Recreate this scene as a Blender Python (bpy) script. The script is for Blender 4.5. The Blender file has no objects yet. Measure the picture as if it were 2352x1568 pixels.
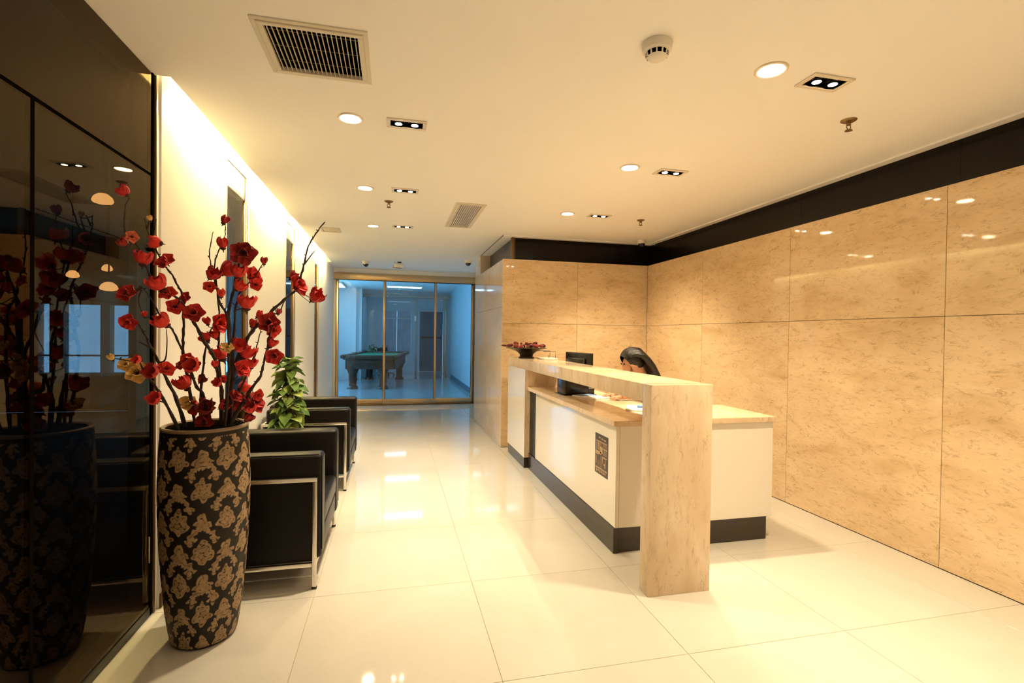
import bpy, bmesh, math, random
from mathutils import Vector, Matrix, Euler
R_ = random.Random(7)
PI = math.pi
S = bpy.context.scene
COL = S.collection

# ------------------------------------------------------------------ camera
F_PX, YAW, PITCH, ROLL, CAM_H = 1148.16, .231846, .01182, -.013836, 1.40
_f = Vector((math.sin(YAW)*math.cos(PITCH), math.cos(YAW)*math.cos(PITCH), -math.sin(PITCH)))
_r = Vector((math.cos(YAW), -math.sin(YAW), 0.0))
_d = _f.cross(_r)
_c, _s = math.cos(ROLL), math.sin(ROLL)
CR, CD, CF = _c*_r+_s*_d, -_s*_r+_c*_d, _f
cam = bpy.data.cameras.new('camera')
cam.sensor_width = 36.0
cam.lens = 36.0*F_PX/2352.0
cam.clip_start = .05
cam_o = bpy.data.objects.new('camera', cam)
COL.objects.link(cam_o)
cam_o.matrix_world = Matrix(((CR.x, -CD.x, -CF.x, 0), (CR.y, -CD.y, -CF.y, 0), (CR.z, -CD.z, -CF.z, CAM_H), (0, 0, 0, 1)))
S.camera = cam_o

# ------------------------------------------------------------------ world, exposure
w = bpy.data.worlds.new('world'); S.world = w; w.use_nodes = True
bg = w.node_tree.nodes['Background']
bg.inputs[0].default_value = (.24, .63, 1.0, 1); bg.inputs[1].default_value = 3.6
S.view_settings.view_transform = 'Standard'
S.view_settings.look = 'None'
S.view_settings.gamma = 1.0
S.view_settings.use_curve_mapping = False
S.view_settings.exposure = 0.36

# light levels
WARM = (1.0, .80, .52)
COVE = (1.0, .78, .34)
BLUE = (.55, .82, 1.0)
P_SPOT, P_DOWN, P_COVE, P_FLUO = 124.0, 70.0, 560.0, 4.0

# room levels
ZC = 2.65            # ceiling
XL, XR = -1.14, 3.29 # left wall face, right wall face
YB = 6.10            # stone wall behind the desk
YD = 10.15           # glass door plane
YF = -3.0            # wall behind the viewer

def px(x, y, Y):
    """3-D point at depth Y that the photograph shows at pixel x, y."""
    d = CR*((x-1176)/F_PX)+CD*((y-784)/F_PX)+CF
    t = Y/d.y
    return Vector((0, 0, CAM_H))+d*t

# ------------------------------------------------------------------ materials
def new_mat(name):
    m = bpy.data.materials.new(name); m.use_nodes = True
    nt = m.node_tree
    return m, nt, nt.nodes['Principled BSDF']
def mat(name, col, rough=.5, metal=0.0, spec=.5, coat=0.0, bump=0, bscale=50, emit=None, es=0.0):
    m, nt, p = new_mat(name)
    p.inputs['Base Color'].default_value = (*col, 1)
    p.inputs['Roughness'].default_value = rough
    p.inputs['Metallic'].default_value = metal
    p.inputs['Specular IOR Level'].default_value = spec
    p.inputs['Coat Weight'].default_value = coat
    p.inputs['Coat Roughness'].default_value = .05
    if emit:
        p.inputs['Emission Color'].default_value = (*emit, 1)
        p.inputs['Emission Strength'].default_value = es
    if bump:
        n = nt.nodes.new('ShaderNodeTexNoise'); n.inputs['Scale'].default_value = bscale
        n.inputs['Detail'].default_value = 4
        g = nt.nodes.new('ShaderNodeNewGeometry'); nt.links.new(g.outputs['Position'], n.inputs['Vector'])
        b = nt.nodes.new('ShaderNodeBump'); b.inputs['Strength'].default_value = bump; b.inputs['Distance'].default_value = .01
        nt.links.new(n.outputs['Fac'], b.inputs['Height']); nt.links.new(b.outputs['Normal'], p.inputs['Normal'])
    return m
def ramp(nt, stops):
    r = nt.nodes.new('ShaderNodeValToRGB')
    e = r.color_ramp.elements
    while len(e) < len(stops): e.new(.5)
    for i, (pos, c) in enumerate(stops):
        e[i].position = pos; e[i].color = (*c, 1)
    return r
def stone(name, base, dark, light, scale=(1, 1, 1), rough=.12, vein=(.0, .0, .0), vein_amt=.6, cloud=1.6, rot=(0, 0, 0), fleck=26, spec=.5):
    """Polished marble: soft clouding, thin broken veins, small flecks, all in world space."""
    m, nt, p = new_mat(name)
    L = nt.links
    g = nt.nodes.new('ShaderNodeNewGeometry')
    oi = nt.nodes.new('ShaderNodeObjectInfo')
    rnd = nt.nodes.new('ShaderNodeVectorMath'); rnd.operation = 'SCALE'
    rnd.inputs[0].default_value = (7.3, 3.1, 5.7); L.new(oi.outputs['Random'], rnd.inputs['Scale'])
    ad = nt.nodes.new('ShaderNodeVectorMath'); ad.operation = 'ADD'
    L.new(g.outputs['Position'], ad.inputs[0]); L.new(rnd.outputs['Vector'], ad.inputs[1])
    mp = nt.nodes.new('ShaderNodeMapping'); mp.inputs['Scale'].default_value = scale; mp.inputs['Rotation'].default_value = rot
    L.new(ad.outputs['Vector'], mp.inputs['Vector'])
    n1 = nt.nodes.new('ShaderNodeTexNoise'); n1.inputs['Scale'].default_value = cloud; n1.inputs['Detail'].default_value = 8; n1.inputs['Roughness'].default_value = .62; n1.inputs['Distortion'].default_value = .6
    L.new(mp.outputs['Vector'], n1.inputs['Vector'])
    r1 = ramp(nt, [(.28, dark), (.5, base), (.74, light)]); L.new(n1.outputs['Fac'], r1.inputs['Fac'])
    # veins: where a distorted noise crosses its middle value
    n2 = nt.nodes.new('ShaderNodeTexNoise'); n2.inputs['Scale'].default_value = 5.5; n2.inputs['Detail'].default_value = 9; n2.inputs['Roughness'].default_value = .68; n2.inputs['Distortion'].default_value = .6
    L.new(mp.outputs['Vector'], n2.inputs['Vector'])
    r2 = ramp(nt, [(.478, (0, 0, 0)), (.5, (1, 1, 1)), (.522, (0, 0, 0))]); L.new(n2.outputs['Fac'], r2.inputs['Fac'])
    n3 = nt.nodes.new('ShaderNodeTexNoise'); n3.inputs['Scale'].default_value = 9; n3.inputs['Detail'].default_value = 3
    L.new(mp.outputs['Vector'], n3.inputs['Vector'])
    r3 = ramp(nt, [(.46, (0, 0, 0)), (.68, (1, 1, 1))]); L.new(n3.outputs['Fac'], r3.inputs['Fac'])
    mu = nt.nodes.new('ShaderNodeMath'); mu.operation = 'MULTIPLY'; L.new(r2.outputs['Color'], mu.inputs[0]); L.new(r3.outputs['Color'], mu.inputs[1])
    n4 = nt.nodes.new('ShaderNodeTexNoise'); n4.inputs['Scale'].default_value = fleck; n4.inputs['Detail'].default_value = 4; n4.inputs['Roughness'].default_value = .7
    L.new(mp.outputs['Vector'], n4.inputs['Vector'])
    r4 = ramp(nt, [(.56, (0, 0, 0)), (.74, (.6, .6, .6))]); L.new(n4.outputs['Fac'], r4.inputs['Fac'])
    mx = nt.nodes.new('ShaderNodeMath'); mx.operation = 'MAXIMUM'; L.new(mu.outputs[0], mx.inputs[0]); L.new(r4.outputs['Color'], mx.inputs[1])
    ma = nt.nodes.new('ShaderNodeMath'); ma.operation = 'MULTIPLY'; ma.inputs[1].default_value = vein_amt; L.new(mx.outputs[0], ma.inputs[0])
    mix = nt.nodes.new('ShaderNodeMix'); mix.data_type = 'RGBA'
    L.new(ma.outputs[0], mix.inputs[0]); L.new(r1.outputs['Color'], mix.inputs[6]); mix.inputs[7].default_value = (*vein, 1)
    L.new(mix.outputs[2], p.inputs['Base Color'])
    p.inputs['Roughness'].default_value = rough
    p.inputs['Specular IOR Level'].default_value = spec
    return m
def glass(name, tint, ior=1.45, rough=0.0, refl=(1, 1, 1)):
    m = bpy.data.materials.new(name); m.use_nodes = True
    nt = m.node_tree; nt.nodes.clear()
    o = nt.nodes.new('ShaderNodeOutputMaterial'); mx = nt.nodes.new('ShaderNodeMixShader')
    t = nt.nodes.new('ShaderNodeBsdfTransparent'); t.inputs[0].default_value = (*tint, 1)
    g = nt.nodes.new('ShaderNodeBsdfGlossy'); g.inputs['Roughness'].default_value = rough; g.inputs['Color'].default_value = (*refl, 1)
    f = nt.nodes.new('ShaderNodeFresnel'); f.inputs['IOR'].default_value = ior
    gm = nt.nodes.new('ShaderNodeNewGeometry'); k1 = nt.nodes.new('ShaderNodeMath'); k1.operation = 'SUBTRACT'; k1.inputs[0].default_value = 1
    nt.links.new(gm.outputs['Backfacing'], k1.inputs[1]); k2 = nt.nodes.new('ShaderNodeMath'); k2.operation = 'MULTIPLY'
    nt.links.new(f.outputs[0], k2.inputs[0]); nt.links.new(k1.outputs[0], k2.inputs[1])
    nt.links.new(k2.outputs[0], mx.inputs[0]); nt.links.new(t.outputs[0], mx.inputs[1]); nt.links.new(g.outputs[0], mx.inputs[2])
    nt.links.new(mx.outputs[0], o.inputs[0])
    return m
def emitter(name, col, s):
    m = bpy.data.materials.new(name); m.use_nodes = True
    nt = m.node_tree; nt.nodes.clear()
    o = nt.nodes.new('ShaderNodeOutputMaterial'); e = nt.nodes.new('ShaderNodeEmission')
    e.inputs[0].default_value = (*col, 1); e.inputs[1].default_value = s
    nt.links.new(e.outputs[0], o.inputs[0])
    return m
def wood(name, a, b, rough=.3, scale=(2, 14, 14)):
    m, nt, p = new_mat(name)
    g = nt.nodes.new('ShaderNodeNewGeometry'); mp = nt.nodes.new('ShaderNodeMapping'); mp.inputs['Scale'].default_value = scale
    n = nt.nodes.new('ShaderNodeTexNoise'); n.inputs['Scale'].default_value = 3; n.inputs['Detail'].default_value = 6
    nt.links.new(g.outputs['Position'], mp.inputs['Vector']); nt.links.new(mp.outputs['Vector'], n.inputs['Vector'])
    r = ramp(nt, [(.3, a), (.7, b)]); nt.links.new(n.outputs['Fac'], r.inputs['Fac']); nt.links.new(r.outputs['Color'], p.inputs['Base Color'])
    p.inputs['Roughness'].default_value = rough
    return m
def petal_mat(name, c0, c1, c2):
    m, nt, p = new_mat(name)
    oi = nt.nodes.new('ShaderNodeObjectInfo'); g = nt.nodes.new('ShaderNodeTexCoord')
    n = nt.nodes.new('ShaderNodeTexNoise'); n.inputs['Scale'].default_value = 3.5; n.inputs['Detail'].default_value = 3
    nt.links.new(g.outputs['Object'], n.inputs['Vector'])
    a = nt.nodes.new('ShaderNodeMath'); a.operation = 'MULTIPLY_ADD'; a.inputs[1].default_value = .5; nt.links.new(oi.outputs['Random'], a.inputs[0])
    b = nt.nodes.new('ShaderNodeMath'); b.operation = 'MULTIPLY'; b.inputs[1].default_value = .5; nt.links.new(n.outputs['Fac'], b.inputs[0]); nt.links.new(b.outputs[0], a.inputs[2])
    r = ramp(nt, [(.2, c0), (.5, c1), (.8, c2)]); nt.links.new(a.outputs[0], r.inputs['Fac']); nt.links.new(r.outputs['Color'], p.inputs['Base Color'])
    p.inputs['Roughness'].default_value = .75
    p.inputs['Sheen Weight'].default_value = .15
    p.inputs['Subsurface Weight'].default_value = 0
    return m

M = {}
M['white_paint'] = mat('white_paint', (.86, .84, .80), .6, bump=.02, bscale=220)
M['ceiling_paint'] = mat('ceiling_paint', (.93, .91, .87), .7, bump=.015, bscale=160)
M['stone'] = stone('beige_marble', (.78, .58, .35), (.65, .45, .245), (.86, .665, .42), (1.1, 1.1, 3.0), .045, (.36, .20, .085), .95, 1.7, (.10, 0, 0), 19)
M['stone_pier'] = stone('veined_marble', (.76, .60, .42), (.64, .475, .30), (.84, .71, .54), (2.2, 2.2, .75), .12, (.36, .24, .12), .8, 2.0, (0, .22, 0), 18, .22)
M['stone_grey'] = stone('pale_marble', (.66, .55, .43), (.60, .48, .35), (.72, .62, .5), (1, 1, 1.5), .06, (.35, .25, .16), .4, 1.5)
M['tile'] = stone('cream_floor_tile', (.56, .53, .47), (.53, .50, .435), (.59, .56, .505), (1, 1, 1), .055, (.48, .42, .33), .25, 1.2, spec=.42)
M['grout'] = mat('grout', (.48, .37, .23), .8)
M['joint'] = mat('stone_joint', (.36, .24, .12), .8)
M['black_gloss'] = mat('black_glossy_panel', (.006, .004, .003), .22, spec=.18)
M['dark_wood'] = mat('dark_brown_lining', (.035, .022, .012), .35)
M['tinted'] = glass('dark_tinted_glass', (.31, .29, .29), 1.38, .0, (1, .78, .5))
M['door_glass'] = glass('clear_door_glass', (.90, .97, 1.0), 1.48, 0)
M['slot_glass'] = glass('dim_green_glass', (.62, .64, .60), 1.55, 0)
M['gold_metal'] = mat('brushed_gold_steel', (.60, .43, .24), .32, 1.0)
M['brown_frame'] = mat('brown_anodised', (.16, .09, .035), .35, .6)
M['black_metal'] = mat('black_metal', (.01, .009, .008), .35, .3)
M['chrome'] = mat('satin_steel', (.72, .68, .62), .22, 1.0)
M['leather'] = mat('black_leather', (.004, .003, .0027), .36, spec=.22, bump=.12, bscale=260)
M['white_gloss'] = mat('white_lacquer', (.86, .80, .70), .07, coat=.5)
M['white_satin'] = mat('white_satin_board', (.84, .79, .71), .35)
M['plinth'] = mat('dark_granite_plinth', (.035, .026, .018), .15, bump=.02, bscale=90)
M['vent_white'] = mat('vent_enamel', (.72, .66, .54), .5)
M['vent_slat'] = mat('aluminium_slat', (.66, .58, .45), .45, .2)
M['dark'] = mat('duct_dark', (.005, .004, .003), .9, spec=0)
M['lamp_trim'] = mat('lamp_trim', (.80, .72, .60), .35, .3)
M['reflector'] = mat('lamp_reflector', (.88, .86, .82), .45, .8)
M['down_em'] = emitter('downlight_diffuser', WARM, P_DOWN)
M['bulb_em'] = emitter('halogen_bulb', (1, .84, .62), 60)
M['cove_em'] = emitter('cove_tube', COVE, P_COVE)
M['fluo_em'] = emitter('cool_fluorescent', BLUE, P_FLUO)
M['plastic_white'] = mat('white_plastic', (.80, .75, .66), .4)
M['plastic_black'] = mat('black_plastic', (.012, .011, .011), .22)
M['black_dome'] = mat('black_dome', (.006, .006, .006), .05)
M['brass'] = mat('dull_brass', (.25, .16, .07), .35, .9)
M['bark'] = mat('dark_bark', (.028, .012, .008), .7, bump=.3, bscale=120)
M['red'] = petal_mat('red_petal', (.22, .006, .006), (.62, .018, .014), (.85, .05, .03))
M['pink'] = petal_mat('coral_petal', (.60, .10, .05), (.72, .16, .08), (.8, .28, .16))
M['yellow'] = petal_mat('yellow_petal', (.72, .42, .12), (.80, .52, .18), (.88, .62, .28))
M['calyx'] = mat('dark_calyx', (.05, .010, .008), .7)
M['leaf'] = petal_mat('variegated_leaf', (.030, .085, .012), (.13, .24, .03), (.42, .48, .10))
M['leaf_dark'] = mat('dark_leaf', (.02, .05, .012), .5)
M['pot'] = mat('white_pot', (.75, .70, .62), .3)
M['soil'] = mat('soil', (.03, .02, .012), .9)
M['hair'] = mat('black_hair', (.008, .006, .006), .28, bump=.25, bscale=300)
M['skin'] = mat('skin', (.62, .33, .20), .5)
M['blouse'] = mat('white_blouse', (.80, .76, .70), .8)
M['dark_cloth'] = mat('dark_cloth', (.02, .02, .025), .85)
M['paper'] = mat('white_paper', (.86, .86, .86), .7)
M['blue_ink'] = mat('blue_print', (.18, .32, .62), .7)
M['grey_plastic'] = mat('grey_plastic', (.34, .31, .27), .5)
M['screen'] = mat('dark_screen', (.02, .022, .026), .15)
M['poster_dark'] = mat('poster_dark', (.05, .026, .014), .35)
M['poster_tan'] = mat('poster_tan', (.50, .34, .19), .5)
M['poster_mid'] = mat('poster_mid', (.20, .115, .06), .5)
M['felt'] = mat('green_felt', (.03, .30, .17), .9)
M['pool_wood'] = wood('dark_walnut', (.030, .014, .007), (.075, .036, .018), .3)
M['hall_wall'] = mat('cool_white_wall', (.88, .90, .92), .6)
M['hall_wall_dim'] = mat('dimmed_hall_wall', (.50, .60, .66), .5)  # right hall wall: dimmer light put into a darker, bluer wall colour
M['hall_floor'] = mat('grey_hall_floor', (.42, .47, .50), .12)
M['hall_dark'] = mat('dark_blue_panel', (.06, .14, .20), .3)
M['frosted'] = None
_fr = stone('frosted_pane', (.50, .58, .70), (.38, .46, .60), (.66, .72, .82), (3, 3, 1), .3, (.3, .36, .5), .3, 3)
_nt = _fr.node_tree; _p = _nt.nodes['Principled BSDF']; _o = [n for n in _nt.nodes if n.type == 'OUTPUT_MATERIAL'][0]
_tr = _nt.nodes.new('ShaderNodeBsdfTransparent'); _mx = _nt.nodes.new('ShaderNodeMixShader'); _mx.inputs[0].default_value = .05
_nt.links.new(_p.outputs[0], _mx.inputs[1]); _nt.links.new(_tr.outputs[0], _mx.inputs[2]); _nt.links.new(_mx.outputs[0], _o.inputs[0]); M['frosted'] = _fr
M['back_floor'] = mat('polished_brown_floor', (.10, .075, .05), .65, spec=.1)
M['back_wall'] = mat('taupe_wall', (.35, .28, .20), .7)
M['sky_em'] = emitter('daylight_behind_window', (.30, .55, 1.0), 2.2)
M['pendant'] = emitter('warm_pendant_shade', (1.0, .55, .16), 6)
M['bowl'] = mat('black_lacquer_bowl', (.010, .006, .005), .18)
M['pod'] = petal_mat('red_dried_pod', (.05, .004, .003), (.16, .012, .008), (.32, .03, .02))

# ------------------------------------------------------------------ mesh builder
class MB:
    def __init__(s): s.v = []; s.f = []; s.sm = []
    def add(s, vs, fs, smooth=False):
        o = len(s.v); s.v += [tuple(v) for v in vs]
        for f in fs: s.f.append(tuple(i+o for i in f)); s.sm.append(smooth)
        return s
    def box(s, x0, x1, y0, y1, z0, z1):
        vs = [(x, y, z) for z in (z0, z1) for y in (y0, y1) for x in (x0, x1)]
        return s.add(vs, [(0, 2, 3, 1), (4, 5, 7, 6), (0, 1, 5, 4), (2, 6, 7, 3), (0, 4, 6, 2), (1, 3, 7, 5)])
    def bbox(s, x0, x1, y0, y1, z0, z1, r=.004, seg=2):
        bm = bmesh.new(); bmesh.ops.create_cube(bm, size=1)
        for v in bm.verts:
            v.co = Vector((x0+(v.co.x+.5)*(x1-x0), y0+(v.co.y+.5)*(y1-y0), z0+(v.co.z+.5)*(z1-z0)))
        bmesh.ops.bevel(bm, geom=list(bm.edges), offset=r, segments=seg, profile=.5, affect='EDGES')
        return s.bm(bm, seg > 1)
    def bm(s, bm, smooth=False):
        bm.verts.index_update()
        s.add([v.co for v in bm.verts], [[v.index for v in f.verts] for f in bm.faces], smooth); bm.free(); return s
    def quad(s, a, b, c, d): return s.add([a, b, c, d], [(0, 1, 2, 3)])
    def lathe(s, prof, seg=32, c=(0, 0, 0), smooth=True):
        vs = []; fs = []; n = len(prof)
        for (r, z) in prof:
            for i in range(seg):
                a = 2*PI*i/seg; vs.append((c[0]+r*math.cos(a), c[1]+r*math.sin(a), c[2]+z))
        for j in range(n-1):
            for i in range(seg):
                k = (i+1) % seg; fs.append((j*seg+i, j*seg+k, (j+1)*seg+k, (j+1)*seg+i))
        if prof[0][0] > 1e-6: fs.append(tuple(reversed(range(seg))))
        if prof[-1][0] > 1e-6: fs.append(tuple((n-1)*seg+i for i in range(seg)))
        return s.add(vs, fs, smooth)
    def disc(s, r, z, seg=32, c=(0, 0), up=False):
        vs = [(c[0]+r*math.cos(2*PI*i/seg), c[1]+r*math.sin(2*PI*i/seg), z) for i in range(seg)]
        f = tuple(range(seg)); return s.add(vs, [f if up else f[::-1]])
    def tube(s, pts, rad, seg=8, smooth=True):
        pts = [Vector(p) for p in pts]
        if not isinstance(rad, (list, tuple)): rad = [rad]*len(pts)
        vs = []; fs = []; prev = None
        for i, p in enumerate(pts):
            t = (pts[min(i+1, len(pts)-1)]-pts[max(i-1, 0)]).normalized()
            if prev is None:
                u = t.orthogonal().normalized()
            else:
                u = (prev-t*prev.dot(t)).normalized()
            prev = u; v = t.cross(u)
            for k in range(seg):
                a = 2*PI*k/seg; vs.append(p+(u*math.cos(a)+v*math.sin(a))*rad[i])
        for i in range(len(pts)-1):
            for k in range(seg):
                l = (k+1) % seg; fs.append((i*seg+k, i*seg+l, (i+1)*seg+l, (i+1)*seg+k))
        fs.append(tuple(reversed(range(seg)))); fs.append(tuple((len(pts)-1)*seg+k for k in range(seg)))
        return s.add(vs, fs, smooth)
    def ball(s, c, r, seg=12, rings=8, sc=(1, 1, 1)):
        vs = []; fs = []
        for j in range(rings+1):
            th = PI*j/rings
            for i in range(seg):
                a = 2*PI*i/seg
                vs.append((c[0]+r*sc[0]*math.sin(th)*math.cos(a), c[1]+r*sc[1]*math.sin(th)*math.sin(a), c[2]-r*sc[2]*math.cos(th)))
        for j in range(rings):
            for i in range(seg):
                k = (i+1) % seg; fs.append((j*seg+i, j*seg+k, (j+1)*seg+k, (j+1)*seg+i))
        return s.add(vs, fs, True)
    def mesh(s, name):
        me = bpy.data.meshes.new(name); me.from_pydata(s.v, [], s.f); me.update()
        me.polygons.foreach_set('use_smooth', s.sm)
        if any(s.sm): me.set_sharp_from_angle(angle=math.radians(38))
        return me
    def build(s, name, m, parent=None, loc=None):
        me = s.mesh(name); me.materials.append(M[m] if isinstance(m, str) else m)
        o = bpy.data.objects.new(name, me); COL.objects.link(o)
        if parent: o.parent = parent
        if loc: o.location = loc
        return o
def link(name, me, parent=None, loc=None, rot=None, sc=None):
    o = bpy.data.objects.new(name, me); COL.objects.link(o)
    if parent: o.parent = parent
    if loc is not None: o.location = loc
    if rot is not None: o.rotation_euler = rot
    if sc is not None: o.scale = (sc,)*3 if isinstance(sc, (int, float)) else sc
    return o
def tag(o, label, cat, group=None):
    o['label'] = label; o['category'] = cat
    if group: o['group'] = group
    return o
def thing(name, label, cat, loc=(0, 0, 0), rz=0, group=None):
    o = bpy.data.objects.new(name, None); COL.objects.link(o)
    o.empty_display_size = .05; o.location = loc; o.rotation_euler = (0, 0, rz)
    return tag(o, label, cat, group)
def struct(o, label=None):
    o['kind'] = 'structure'
    if label: o['label'] = label
    return o
def copy_tree(o, parent=None):
    c = o.copy(); COL.objects.link(c); c.parent = parent
    for ch in list(o.children): copy_tree(ch, c)
    return c
def mesh_mat(me, m): me.materials.append(M[m]); return me

# ------------------------------------------------------------------ setting: floor
fl = struct(MB().box(-1.30, XR+.12, YF-.1, YD+.1, -.06, -.004).build('floor', 'grout'))
TW = .843
tx = [-1.243+TW*i for i in range(0, 7)]          # joints at -.40, .443, 1.286 ...
ty = [1.958+TW*i for i in range(-6, 11)]
tile_me = None
G = .0011
for i in range(len(tx)-1):
    for j in range(len(ty)-1):
        x0, x1 = max(tx[i], -1.2), min(tx[i+1], XR); y0, y1 = max(ty[j], YF), min(ty[j+1], YD+.06)
        if x1-x0 < .02 or y1-y0 < .02: continue
        MB().bbox(x0+G, x1-G, y0+G, y1-G, -.012, 0, .0009, 1).build('floor_tile', 'tile', fl)

# ------------------------------------------------------------------ setting: ceiling (with openings)
VENTS = [(-.545, -.150, 2.20, 2.585), (.585, .825, 4.76, 5.78), (-.865, -.665, 6.29, 6.51)]
SPOTS_L = [(.06, 3.055), (.08, 4.47), (.085, 5.97), (.06, -1.25)]
SPOTS_R = [(2.02, 2.03), (2.02, 3.42), (2.05, 4.84), (2.02, .60), (2.02, -.82)]
SPOTS = SPOTS_L+SPOTS_R
SPW, SPH = .098, .047                              # half size of a twin spotlight opening
DOWNS_L = [(-.26, 3.06), (-.255, 4.48), (-.25, 6.02), (-.26, -1.25)]
DOWNS_R = [(1.69, 2.0), (1.675, 3.40), (1.705, 4.84), (1.69, .60), (1.69, -.82)]
holes = list(VENTS)+[(x-SPW, x+SPW, y-SPH, y+SPH) for x, y in SPOTS]
XE = -1.082                                        # edge of the light slot
CY0, CY1 = 2.80, 9.30                              # slot runs between these
holes.append((-1.30, XE, CY0, CY1))
def plate(x0, x1, y0, y1, z, hs):
    xs = sorted({x0, x1} | {h[0] for h in hs} | {h[1] for h in hs}); ys = sorted({y0, y1} | {h[2] for h in hs} | {h[3] for h in hs})
    xs = [x for x in xs if x0 <= x <= x1]; ys = [y for y in ys if y0 <= y <= y1]
    b = MB(); idx = {}
    def vid(i, j):
        if (i, j) not in idx: idx[(i, j)] = len(b.v); b.v.append((xs[i], ys[j], z))
        return idx[(i, j)]
    for i in range(len(xs)-1):
        for j in range(len(ys)-1):
            cx, cy = (xs[i]+xs[i+1])/2, (ys[j]+ys[j+1])/2
            if any(h[0] < cx < h[1] and h[2] < cy < h[3] for h in hs): continue
            b.f.append((vid(i, j), vid(i, j+1), vid(i+1, j+1), vid(i+1, j))); b.sm.append(False)
    return b
cb = plate(-1.30, 3.75, YF-.1, YD+.06, ZC, holes)
cb.box(XE-.002, XE, CY0, CY1, ZC, ZC+.012)
# the light trough above the slot
cb.quad((-.80, CY0, ZC+.3), (-1.30, CY0, ZC+.3), (-1.30, CY1, ZC+.3), (-.80, CY1, ZC+.3))
cb.quad((-.80, CY0, ZC), (-.80, CY0, ZC+.3), (-.80, CY1, ZC+.3), (-.80, CY1, ZC))
cb.quad((-1.30, CY0, ZC), (-1.30, CY0, ZC+.3), (-.80, CY0, ZC+.3), (-.80, CY0, ZC))
cb.quad((-1.30, CY1, ZC), (-.80, CY1, ZC), (-.80, CY1, ZC+.3), (-1.30, CY1, ZC+.3))
ceil = struct(cb.build('ceiling', 'ceiling_paint'))
# slightly sunk access panel above the glass door
MB().bbox(-.05, 1.2, 9.55, 9.98, ZC-.004, ZC+.002, .002, 1).build('access_panel', 'ceiling_paint', ceil)

# ------------------------------------------------------------------ setting: left wall with slots
SLOTS = [(3.83, 4.38, 2.605), (5.79, 6.30, 2.605), (7.80, 8.16, 2.605)]
wl = MB()
X0, X1 = XL-.14, XL
ys = [2.845]+[v for s in SLOTS for v in s[:2]]+[YD+.06]
for i in range(0, len(ys), 2):
    wl.box(X0, X1, ys[i], ys[i+1], 0, ZC+.3)
for s in SLOTS: wl.box(X0, X1, s[0], s[1], s[2], ZC+.3)
wall_left = struct(wl.build('wall_left', 'white_paint'))
for n, (a, b, h) in enumerate(SLOTS):
    e = bpy.data.objects.new('window_%d' % (n+1), None); COL.objects.link(e); e.empty_display_size = .05
    e.location = (XL, (a+b)/2, 0); struct(e, 'tall narrow glazed slot in the white wall')
    hw = (b-a)/2
    MB().bbox(-.10, .004, hw-.055, hw, 0, h, .003).build('far_jamb', 'gold_metal', e)
    MB().bbox(-.10, .002, -hw, -hw+.018, 0, h, .003).build('near_jamb', 'gold_metal', e)
    MB().bbox(-.085, -.002, hw-.072, hw-.055, 0, h-.18, .002).build('seal_strip', 'brown_frame', e)
    MB().bbox(-.07, -.006, -hw+.018, hw-.055, h-.18, h, .003).build('transom_panel', 'white_paint', e)
    MB().box(-.022, -.014, -hw+.018, hw-.072, .012, h-.18).build('window_pane', 'slot_glass', e)
    MB().bbox(-.09, .004, -hw+.018, hw-.055, 0, .012, .002).build('sill', 'gold_metal', e)
bb = MB()
for i in range(0, len(ys), 2): bb.bbox(XL, XL+.010, ys[i]+.002, ys[i+1]-.08*(i == len(ys)-2), 0, .072, .002, 1)
struct(bb.build('baseboard_left', 'brown_frame'))

# tinted glass wall beside the viewer
XG = -1.155
gw = bpy.data.objects.new('wall_glass', None); COL.objects.link(gw); gw.location = (XG, 0, 0)
struct(gw, 'dark tinted glass wall with thin black joints')
HJ = 2.155
yj = [-3.0, -.85, 1.956, 2.775]
for i in range(3):
    g = .0095
    MB().box(-.012, 0, yj[i]+g, yj[i+1]-(g if i < 2 else 0), .045, HJ-.007).build('glass_panel', 'tinted', gw)
for (a, b) in ((-3.0, -.2), (-.2, 2.775)):
    MB().box(-.012, 0, a+.006, b-(0.006 if b < 2 else 0), HJ+.007, ZC-.004).build('glass_panel', 'tinted', gw)
for i in (1, 2): MB().box(-.016, .0005, yj[i]-.0095, yj[i]+.0095, .045, HJ-.007).build('joint_seal', 'dark', gw)
MB().box(-.016, .0005, -3, 2.775, HJ-.007, HJ+.007).build('joint_seal', 'dark', gw)
MB().bbox(-.02, .004, 2.775, 2.797, 0, ZC, .002).build('edge_profile', 'dark', gw)
MB().bbox(-.02, .010, 2.800, 2.818, 0, ZC, .003).build('edge_profile', 'brown_frame', gw)
MB().bbox(-.10, .004, 2.820, 2.845, 0, ZC+.02, .002).build('wall_end', 'white_paint', gw)
MB().bbox(-.02, .004, -3, 2.775, 0, .045, .002).build('floor_channel', 'black_metal', gw)
MB().bbox(.000, .012, 2.752, 2.757, .27, .40, .002).build('edge_pull', 'chrome', gw)

# ------------------------------------------------------------------ setting: right and rear stone walls
ZS = 2.35
wr = struct(MB().box(XR+.03, XR+.15, YF-.1, YB+.15, 0, ZS).build('wall_right', 'joint'))
vy = [2.38+1.245*i for i in range(-5, 4)]
vy[-1] = YB
vy = [y for y in vy if y > YF]; vy = [YF]+vy
zrow = [0, .78, 1.555, ZS]
JG = .0016
for i in range(len(vy)-1):
    for (z0, z1) in ((0, 1.555), (1.555, ZS)):
        MB().bbox(XR, XR+.03, vy[i]+JG, vy[i+1]-JG, z0+(JG if z0 else .004), z1-(JG if z1 < ZS else 0), .0012, 1).build('stone_slab', 'stone', wr)
MB().bbox(XR-.001, XR+.15, YF, YB, ZS, ZS+.006, .001, 1).build('stone_cap', 'stone', wr)
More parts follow.
